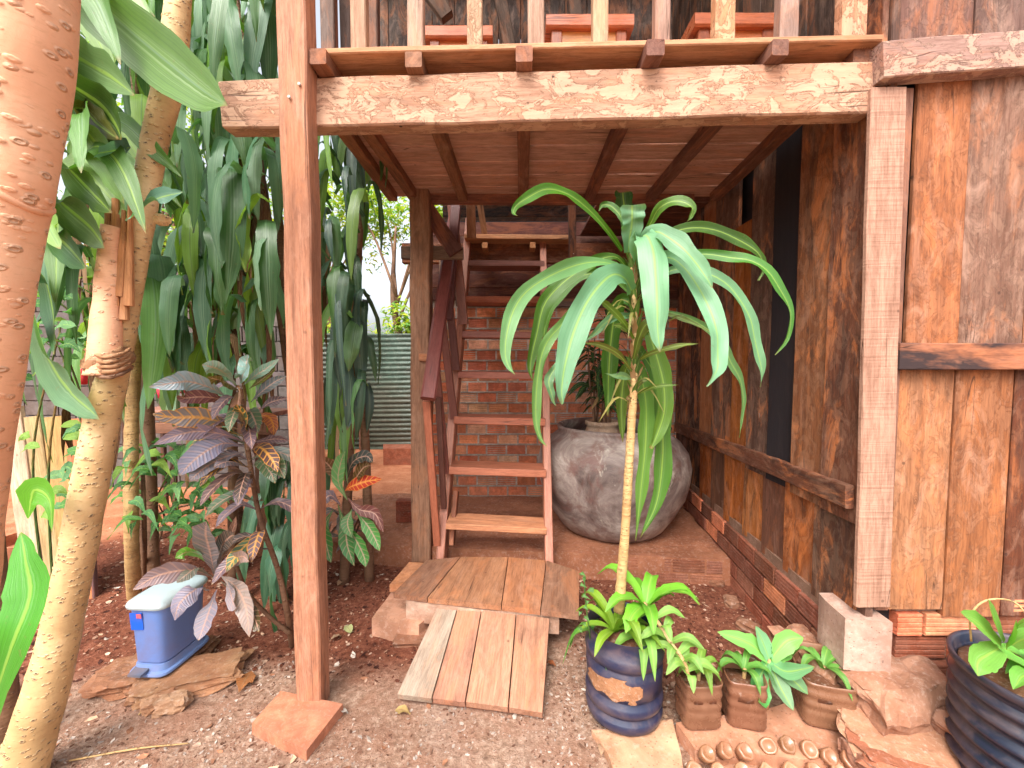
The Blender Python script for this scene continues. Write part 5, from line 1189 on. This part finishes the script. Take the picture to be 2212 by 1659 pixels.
for i in range(26):
    q0 = Vector((0, 0, 0)) + catmull(sk, 40)[random.randint(16, 39)]; an = U(-3.3, .2); d = Vector((math.cos(an), math.sin(an), 0)); L = U(.14, .26)
    leaf([q0, q0 + d * L * .4 + Vector((0, 0, .04)), q0 + d * L * .8 + Vector((0, 0, .0)), q0 + d * L + Vector((0, 0, -.05))], U(.024, .036), M['yleaf' if i % 6 == 0 else 'cleaf'], ck, vary(srgb(*random.choice([(120, 96, 104), (140, 120, 134), (96, 120, 84), (110, 80, 76), (150, 160, 150), (84, 66, 60)])), .12), facing=(0, -.7, 1), prof='crot', rows=12, fold=.25)
def Z3(x, y): return (x * .3779, 1032 + y * .3779)
CL2 = [([(1230, 560), (1200, 450), (1170, 330), (1180, 250)], 80, (140, 130, 130)), ([(1200, 500), (1130, 440), (1060, 430), (1000, 460)], 42, (120, 190, 60)), ([(1210, 560), (1080, 530), (900, 560), (760, 640)], 55, (160, 132, 136)), ([(1220, 570), (1130, 520), (1060, 560), (1010, 600)], 36, (128, 128, 110)),
       ([(1200, 640), (1120, 640), (1030, 720), (1000, 815)], 62, (170, 160, 180)), ([(1240, 640), (1200, 740), (1160, 850), (1135, 930)], 60, (168, 156, 170)), ([(1260, 560), (1340, 620), (1400, 740), (1425, 910)], 66, (184, 166, 160)), ([(1260, 540), (1330, 480), (1380, 450), (1425, 480)], 40, (170, 140, 130)), ([(1230, 540), (1280, 420), (1330, 300), (1350, 220)], 26, (130, 96, 80)), ([(1240, 520), (1260, 400), (1310, 340), (1340, 330)], 50, (90, 84, 76)), ([(1260, 590), (1400, 700), (1450, 800), (1480, 880)], 50, (90, 74, 44)), ([(1290, 560), (1310, 640), (1330, 720), (1350, 740)], 40, (170, 156, 160))]
for pts, hw, c in CL2:
    n = len(pts); W = [P(*Z3(x, y), 1.84 - .16 * math.sin(1.4 * i / (n - 1))) for i, (x, y) in enumerate(pts)]
    leaf(W, hw * .3779 / 900 * 1.7, M['cleaf'], ck, vary(srgb(*c), .05), facing=(0, -1, .15), prof='crot', rows=16, fold=.25, wav=.1)
c2_ = thing('croton', G(765, 1225, 0), 'smaller croton with one red leaf right of the front post', 'shrub')
b_ = G(765, 1225, 0)
for i in range(5): tube('stem', [b_ + Vector((U(-.05, .05), U(-.05, .05), -.02)), b_ + Vector((U(-.1, .1), 0, .2)), b_ + Vector((U(-.16, .1), U(-.1, .1), .42))], [.01, .008, .006], M['bark_r'], c2_, rows=8, seg=8)
C2 = [([(745, 1060), (760, 1050), (790, 1040), (826, 1035)], 15, (214, 70, 50), 'y'), ([(750, 1075), (775, 1100), (810, 1110), (828, 1150)], 13, (120, 56, 46), 'c'), ([(745, 1130), (765, 1160), (785, 1200), (790, 1225)], 14, (70, 150, 50), 'c'), ([(765, 1100), (790, 1130), (808, 1160), (820, 1190)], 15, (80, 160, 60), 'c'), ([(730, 1090), (745, 1140), (750, 1180), (765, 1222)], 16, (60, 130, 50), 'c'),
      ([(750, 1080), (730, 1040), (735, 1000), (745, 975)], 15, (120, 180, 110), 'c'), ([(740, 1060), (720, 1020), (705, 1000), (690, 990)], 14, (120, 84, 44), 'c'), ([(755, 1060), (770, 1030), (785, 1010), (800, 1005)], 14, (110, 84, 40), 'c'), ([(745, 1050), (760, 1000), (790, 985), (805, 1000)], 14, (70, 76, 70), 'c'), ([(720, 1100), (700, 1140), (705, 1180), (715, 1215)], 16, (70, 130, 60), 'c'),
      ([(735, 1090), (715, 1070), (700, 1080), (690, 1100)], 14, (130, 110, 120), 'c'), ([(760, 1100), (750, 1130), (760, 1160)], 14, (90, 150, 70), 'c'), ([(745, 1040), (735, 1010), (745, 985)], 12, (150, 200, 90), 'c')]
for pts, hw, c, mk in C2:
    n = len(pts); leaf([P(x, y, 2.45 - .1 * i / n) for i, (x, y) in enumerate(pts)], hw * 2.4 / 900, M['yleaf' if mk == 'y' else 'cleaf'], c2_, vary(srgb(*c), .08), facing=(0, -1, .5), prof='crot', rows=12, fold=.25)
for i in range(16):
    a = b_ + Vector((U(-.2, .1), U(-.12, .1), U(.12, .42))); an = U(0, 6.28); d = Vector((math.cos(an), math.sin(an), 0)); L = U(.14, .24)
    leaf([a, a + d * L * .5 + Vector((0, 0, .03)), a + d * L + Vector((0, 0, -.08))], .03, M['cleaf'], c2_, vary(srgb(*random.choice([(70, 110, 60), (110, 80, 70), (90, 150, 70), (130, 120, 110)])), .15), facing=(0, -.6, 1), prof='crot', rows=10)

# small leaved bush, vines at the left
def leafcloud(name, centers, n, L, hw, cols, mat, root, down=.5, rows=3, kind='stuff'):
    """joined small leaves: real ribbons"""
    groups = [([], [], []) for _ in cols]
    for _ in range(n):
        c, r = random.choice(centers); gi = random.randrange(len(cols)); vs, fs, uv = groups[gi]
        v = Vector((random.gauss(0, 1), random.gauss(0, 1), random.gauss(0, 1))); v = v.normalized() * random.random() ** .45
        p = Vector(c) + Vector((v.x * r[0], v.y * r[1], v.z * r[2])); an = U(0, 6.28); d = Vector((math.cos(an), math.sin(an), 0)); l = L * U(.6, 1.2)
        a, f, u = ribbon_mesh([p, p + d * l * .5 + Vector((0, 0, .1 * l)), p + d * l + Vector((0, 0, -down * l * U(.3, 1.2)))], hw * U(.7, 1.2), Vector((U(-.5, .5), U(-.8, .2), 1)), 'ov', rows, .2, .1, 0, 3)
        k = len(vs); vs += a; fs += [tuple(i + k for i in q) for q in f]; uv += u
    for gi, (vs, fs, uv) in enumerate(groups):
        if vs: o = link(name, mesh(name, vs, fs, uv), Matrix(), M[mat], root, srgb(*cols[gi]), True); o['kind'] = kind
bu = thing('green_bush', G(330, 1260, 0), 'bushy plant with serrated bright green leaves beside the ringed stem', 'bush')
bc_ = G(330, 1240, 0)
for i in range(7): tube('stem', [bc_ + Vector((U(-.1, .1), U(-.1, .1), -.02)), bc_ + Vector((U(-.1, .25), 0, .35)), P(U(290, 460), U(960, 1100), 2.5)], [.009, .007, .004], M['bark_r'], bu, rows=8, seg=6)
CG = [(110, 170, 110), (90, 150, 70), (130, 185, 120), (70, 130, 60), (150, 190, 80)]
for i in range(110):
    p = P(U(275, 470), 950 + 210 * random.random(), U(2.1, 2.7)); an = U(-3.6, .6); d = Vector((math.cos(an), math.sin(an) * .7, 0)); L = U(.09, .17)
    leaf([p, p + d * L * .5 + Vector((0, 0, .015)), p + d * L + Vector((0, 0, -.5 * L))], U(.018, .03), M['sleaf'], bu, vary(srgb(*random.choice(CG)), .12), facing=(0, -.7, 1), prof='ov', rows=7, cols=3, wav=.3)
vn = thing('leafy_vine', Vector((-2.4, 2.0, 0)), 'thin stemmed vine with small leaves between the two leaning trunks', 'vine')
for i in range(4): tube('stem', [Vector((-2.35 + U(-.1, .1), 2.0, -.02)), P(U(60, 200), 1000, 2.0), P(U(90, 200), 700, 2.0)], [.006, .005, .003], M['sleaf'], vn, srgb(90, 110, 60), rows=14, seg=6)
for i in range(80):
    p = P(U(50, 210), U(560, 820) if i % 3 else U(920, 1120), U(1.8, 2.2)); an = U(0, 6.28); d = Vector((math.cos(an), math.sin(an), 0)); L = U(.06, .13)
    leaf([p, p + d * L * .5 + Vector((0, 0, .01)), p + d * L + Vector((0, 0, -.3 * L))], U(.018, .03), M['sleaf'], vn, vary(srgb(*random.choice(CG)), .15), facing=(0, -.9, .6), prof='ov', rows=6, cols=3, wav=.3)
rs = thing('ringed_stem', G(291, 1300, 0), 'slender ringed brown stem standing just left of the blue bin', 'plant stem')
tube('stem', [G(291, 1300, -.02), P(285, 1180, 2.3), P(283, 1000, 2.3), P(288, 850, 2.35), P(300, 600, 2.4)], [.038, .034, .034, .03, .024], M['cane'], rs, rows=60, seg=14, bump=.12, bs=40)
tube('side_stem', [G(312, 1270, -.02), P(312, 1150, 2.35), P(308, 1000, 2.35)], [.013, .012, .009], M['bark_r'], rs, rows=20, seg=8)

# ================================================================== THINGS BEHIND THE PLANTS, LEFT
gw = thing('block_wall', (-3.4, 4.6, 0), 'pale grey block wall half hidden behind the leaves at the left', 'wall')
DW = 4.6
x0 = P(-60, 800, DW).x; x1 = P(640, 800, DW).x
slab('mortar', [(x0, DW + .02), (x1, DW + .02), (x1, DW + .15), (x0, DW + .15)], 0, 2.5, 'mortar', srgb(110, 104, 104), gw, sub=3)
key = [brick_mesh(.36, .15, .1, 0) for _ in range(3)]
r = 0
z = .05
while z < 2.45:
    x = x0 - (.19 if r % 2 else 0)
    while x < x1 - .1:
        m_ = Matrix.Translation((x + .18, DW + .05, z + .075)); link('block', random.choice(key), m_, M['block'], gw, vary(srgb(108, 102, 100), .14)); x += .375
    z += .163; r += 1
ch = thing('red_chair', P(350, 900, 3.6), 'red chair standing before the grey block wall', 'chair')
cb_ = P(352, 850, 3.5)
for dx in (-.2, .2):
    for dy in (0, .38): board('leg', (cb_.x - .15 + dx, 3.5 + dy, 0), (cb_.x - .15 + dx, 3.5 + dy, cb_.z), .035, .035, (0, -1, 0), srgb(90, 62, 50), ch, M['wood'], seg=2)
board('seat', (cb_.x - .37, 3.48, cb_.z + .02), (cb_.x + .07, 3.48, cb_.z + .02), .05, .42, (0, -1, 0), srgb(206, 44, 66), ch, M['red'], seg=2)
tube('back_post', [P(346, 860, 3.48), P(352, 760, 3.52), P(344, 655, 3.6)], [.026, .03, .022], M['red'], ch, srgb(214, 50, 76), rows=14, seg=10)
tube('back_post', [P(256, 860, 3.48), P(250, 760, 3.52), P(250, 655, 3.6)], [.026, .03, .022], M['red'], ch, srgb(214, 50, 76), rows=14, seg=10)
for yy in (690, 750): board('back_slat', P(250, yy, 3.56), P(350, yy, 3.56), .06, .015, (0, -1, 0), srgb(206, 44, 66), ch, M['red'], seg=2)
tube('red_pipe', [P(178, 830, 3.3), P(180, 790, 3.3)], [.03, .03], M['red'], None, srgb(200, 40, 50), rows=3, seg=10)
tag(bpy.data.objects['red_pipe'], 'short red object peeking out left of the limb stub', 'pipe')
wbn = thing('plank_bench', P(340, 910, 3.2), 'worn wooden plank bench behind the croton', 'bench')
for k, (yy, c) in enumerate(((892, (190, 140, 120)), (903, (176, 126, 104)), (924, (160, 112, 88)))):
    board('seat_plank' if k < 2 else 'apron', P(270, yy, 3.1 + .0 * k), P(590, yy + 4, 3.1), .035 if k < 2 else .08, .3 if k == 0 else .03, (0, -1, 0), srgb(*c), wbn, M['wood'], seg=4)
for x in (300, 560): board('leg', P(x, 930, 3.15), Vector((P(x, 930, 3.15).x, 3.15, 0)), .09, .08, (0, -1, 0), srgb(120, 84, 66), wbn, M['wood'], seg=2)
yb = thing('yellow_boards', P(100, 1100, 2.6), 'upright pale yellow and orange boards leaning behind the smooth trunk', 'boards')
for (xa_, ya, xb_, yb__, w, c) in ((66, 900, 118, 1230, .1, (196, 170, 118)), (112, 900, 150, 1140, .13, (190, 158, 96)), (150, 905, 165, 1130, .15, (206, 130, 84)), (178, 925, 185, 1120, .05, (110, 84, 90)), (20, 880, 70, 1200, .12, (226, 200, 170))):
    b = P(xb_, yb__, 2.45); board('plank', Vector((b.x, 2.45, 0)), P(xa_, ya, 2.5), w, .03, (0, -1, 0), srgb(*c), yb, M['wood'], seg=4)
pn = thing('clay_planter', G(70, 1240, 0), 'square orange clay planter behind the spotted trunk', 'planter')
g0 = G(60, 1245, 0)
rrect('body', [(.12, .12, 0), (.13, .13, .02), (.16, .16, .26), (.165, .165, .27), (.15, .15, .27), (.14, .14, .2)], 'brick', pn, srgb(186, 116, 80), (g0.x, g0.y, 0))

# corrugated fence behind the plants right of the post
cf = thing('corrugated_fence', (-2, 6.4, 0), 'grey green corrugated sheet fence seen between post and stairs', 'fence')
DF = 6.6
for s in range(4):
    xL = -6.4 + s * 1.6; vs, fs = [], []; n = 90
    for i in range(n + 1):
        z = .05 + 1.85 * i / n; y = .018 * math.sin(z * 2 * math.pi / .076)
        vs += [(-.79, y, z), (.79, y + .01, z + .01)]
    for i in range(n): fs.append((2 * i, 2 * i + 1, 2 * i + 3, 2 * i + 2))
    o = link('sheet', mesh('sheet', vs, fs), Matrix.Translation((xL, DF + .01 * s, 0)), M['metal'], cf, vary(srgb(84, 104, 92), .1), True)
    sm = o.modifiers.new('solid', 'SOLIDIFY'); sm.thickness = .002
for x in (-5.6, -4.0, -2.4, -.9): board('post', (x, DF - .03, 0), (x, DF - .03, 1.95), .07, .05, (0, -1, 0), srgb(120, 84, 66), cf, M['wood'], seg=2)
blk = quad_block('timber_block', [P(828, 985, 5.6), P(890, 985, 5.6), P(890, 985, 5.9), P(828, 985, 5.9)], .05, .28, 'brick', srgb(170, 100, 74), 'reddish block lying before the corrugated fence', 'block')
bst = thing('brick_stack', P(882, 1060, 3.4), 'two stacked hollow bricks just left of the rear post', 'bricks')
for k in range(2):
    link('brick', BR[list(BR)[0]][0], Matrix.Translation((P(884, 1040, 3.3).x, 3.3, ZS + .045 + .088 * k)), M['brick'], bst, srgb(150, 78, 58))

# bright trees behind, and a wall of trees further off
def bg_tree(x, y, h, n, lab, cols, r=1.5):
    t = thing('leafy_tree', (x, y, 0), lab, 'tree', 'trees beyond the fence')
    tube('trunk', [(x, y, -.1), (x + .1, y, h * .3), (x - .1, y + .1, h * .6), (x, y, h * .9)], [.12, .09, .06, .02], M['bark_r'], t, rows=20, seg=10)
    cen = []
    for i in range(12):
        a = U(0, 6.28); q = Vector((x + math.cos(a) * r * U(.2, .9), y + math.sin(a) * r * U(.1, .6), h * U(.25, 1.0))); cen.append((q, (r * .42, r * .4, r * .42)))
        tube('branch', [(x, y, q.z * .6), Vector((x, y, q.z * .75)).lerp(q, .5), q], [.035, .02, .008], M['bark_r'], t, rows=8, seg=6)
    leafcloud('crown', cen, n, .16, .045, cols, 'sleaf', t, .5, 3)
BC = [(170, 200, 90), (200, 215, 80), (120, 175, 90), (214, 220, 60)]
bg_tree(-2.3, 8.4, 4.6, 5200, 'bright yellow green tree just above the corrugated fence', BC, 1.5)
bg_tree(-4.2, 9.5, 5.6, 2300, 'sunlit tree behind the narrow hanging strap plant', BC, 1.8)
bg_tree(-7.0, 8.5, 6.5, 2600, 'tree beyond the block wall at the far left', [(110, 160, 80), (150, 185, 80), (80, 130, 60)], 2.0)
bg_tree(-.6, 9.5, 5.0, 1500, 'tree mostly hidden behind the stairs and rear post', BC, 1.6)
bg_tree(-5.6, 7.2, 5.4, 2200, 'bright tree rising right behind the grey block wall', BC, 1.7)
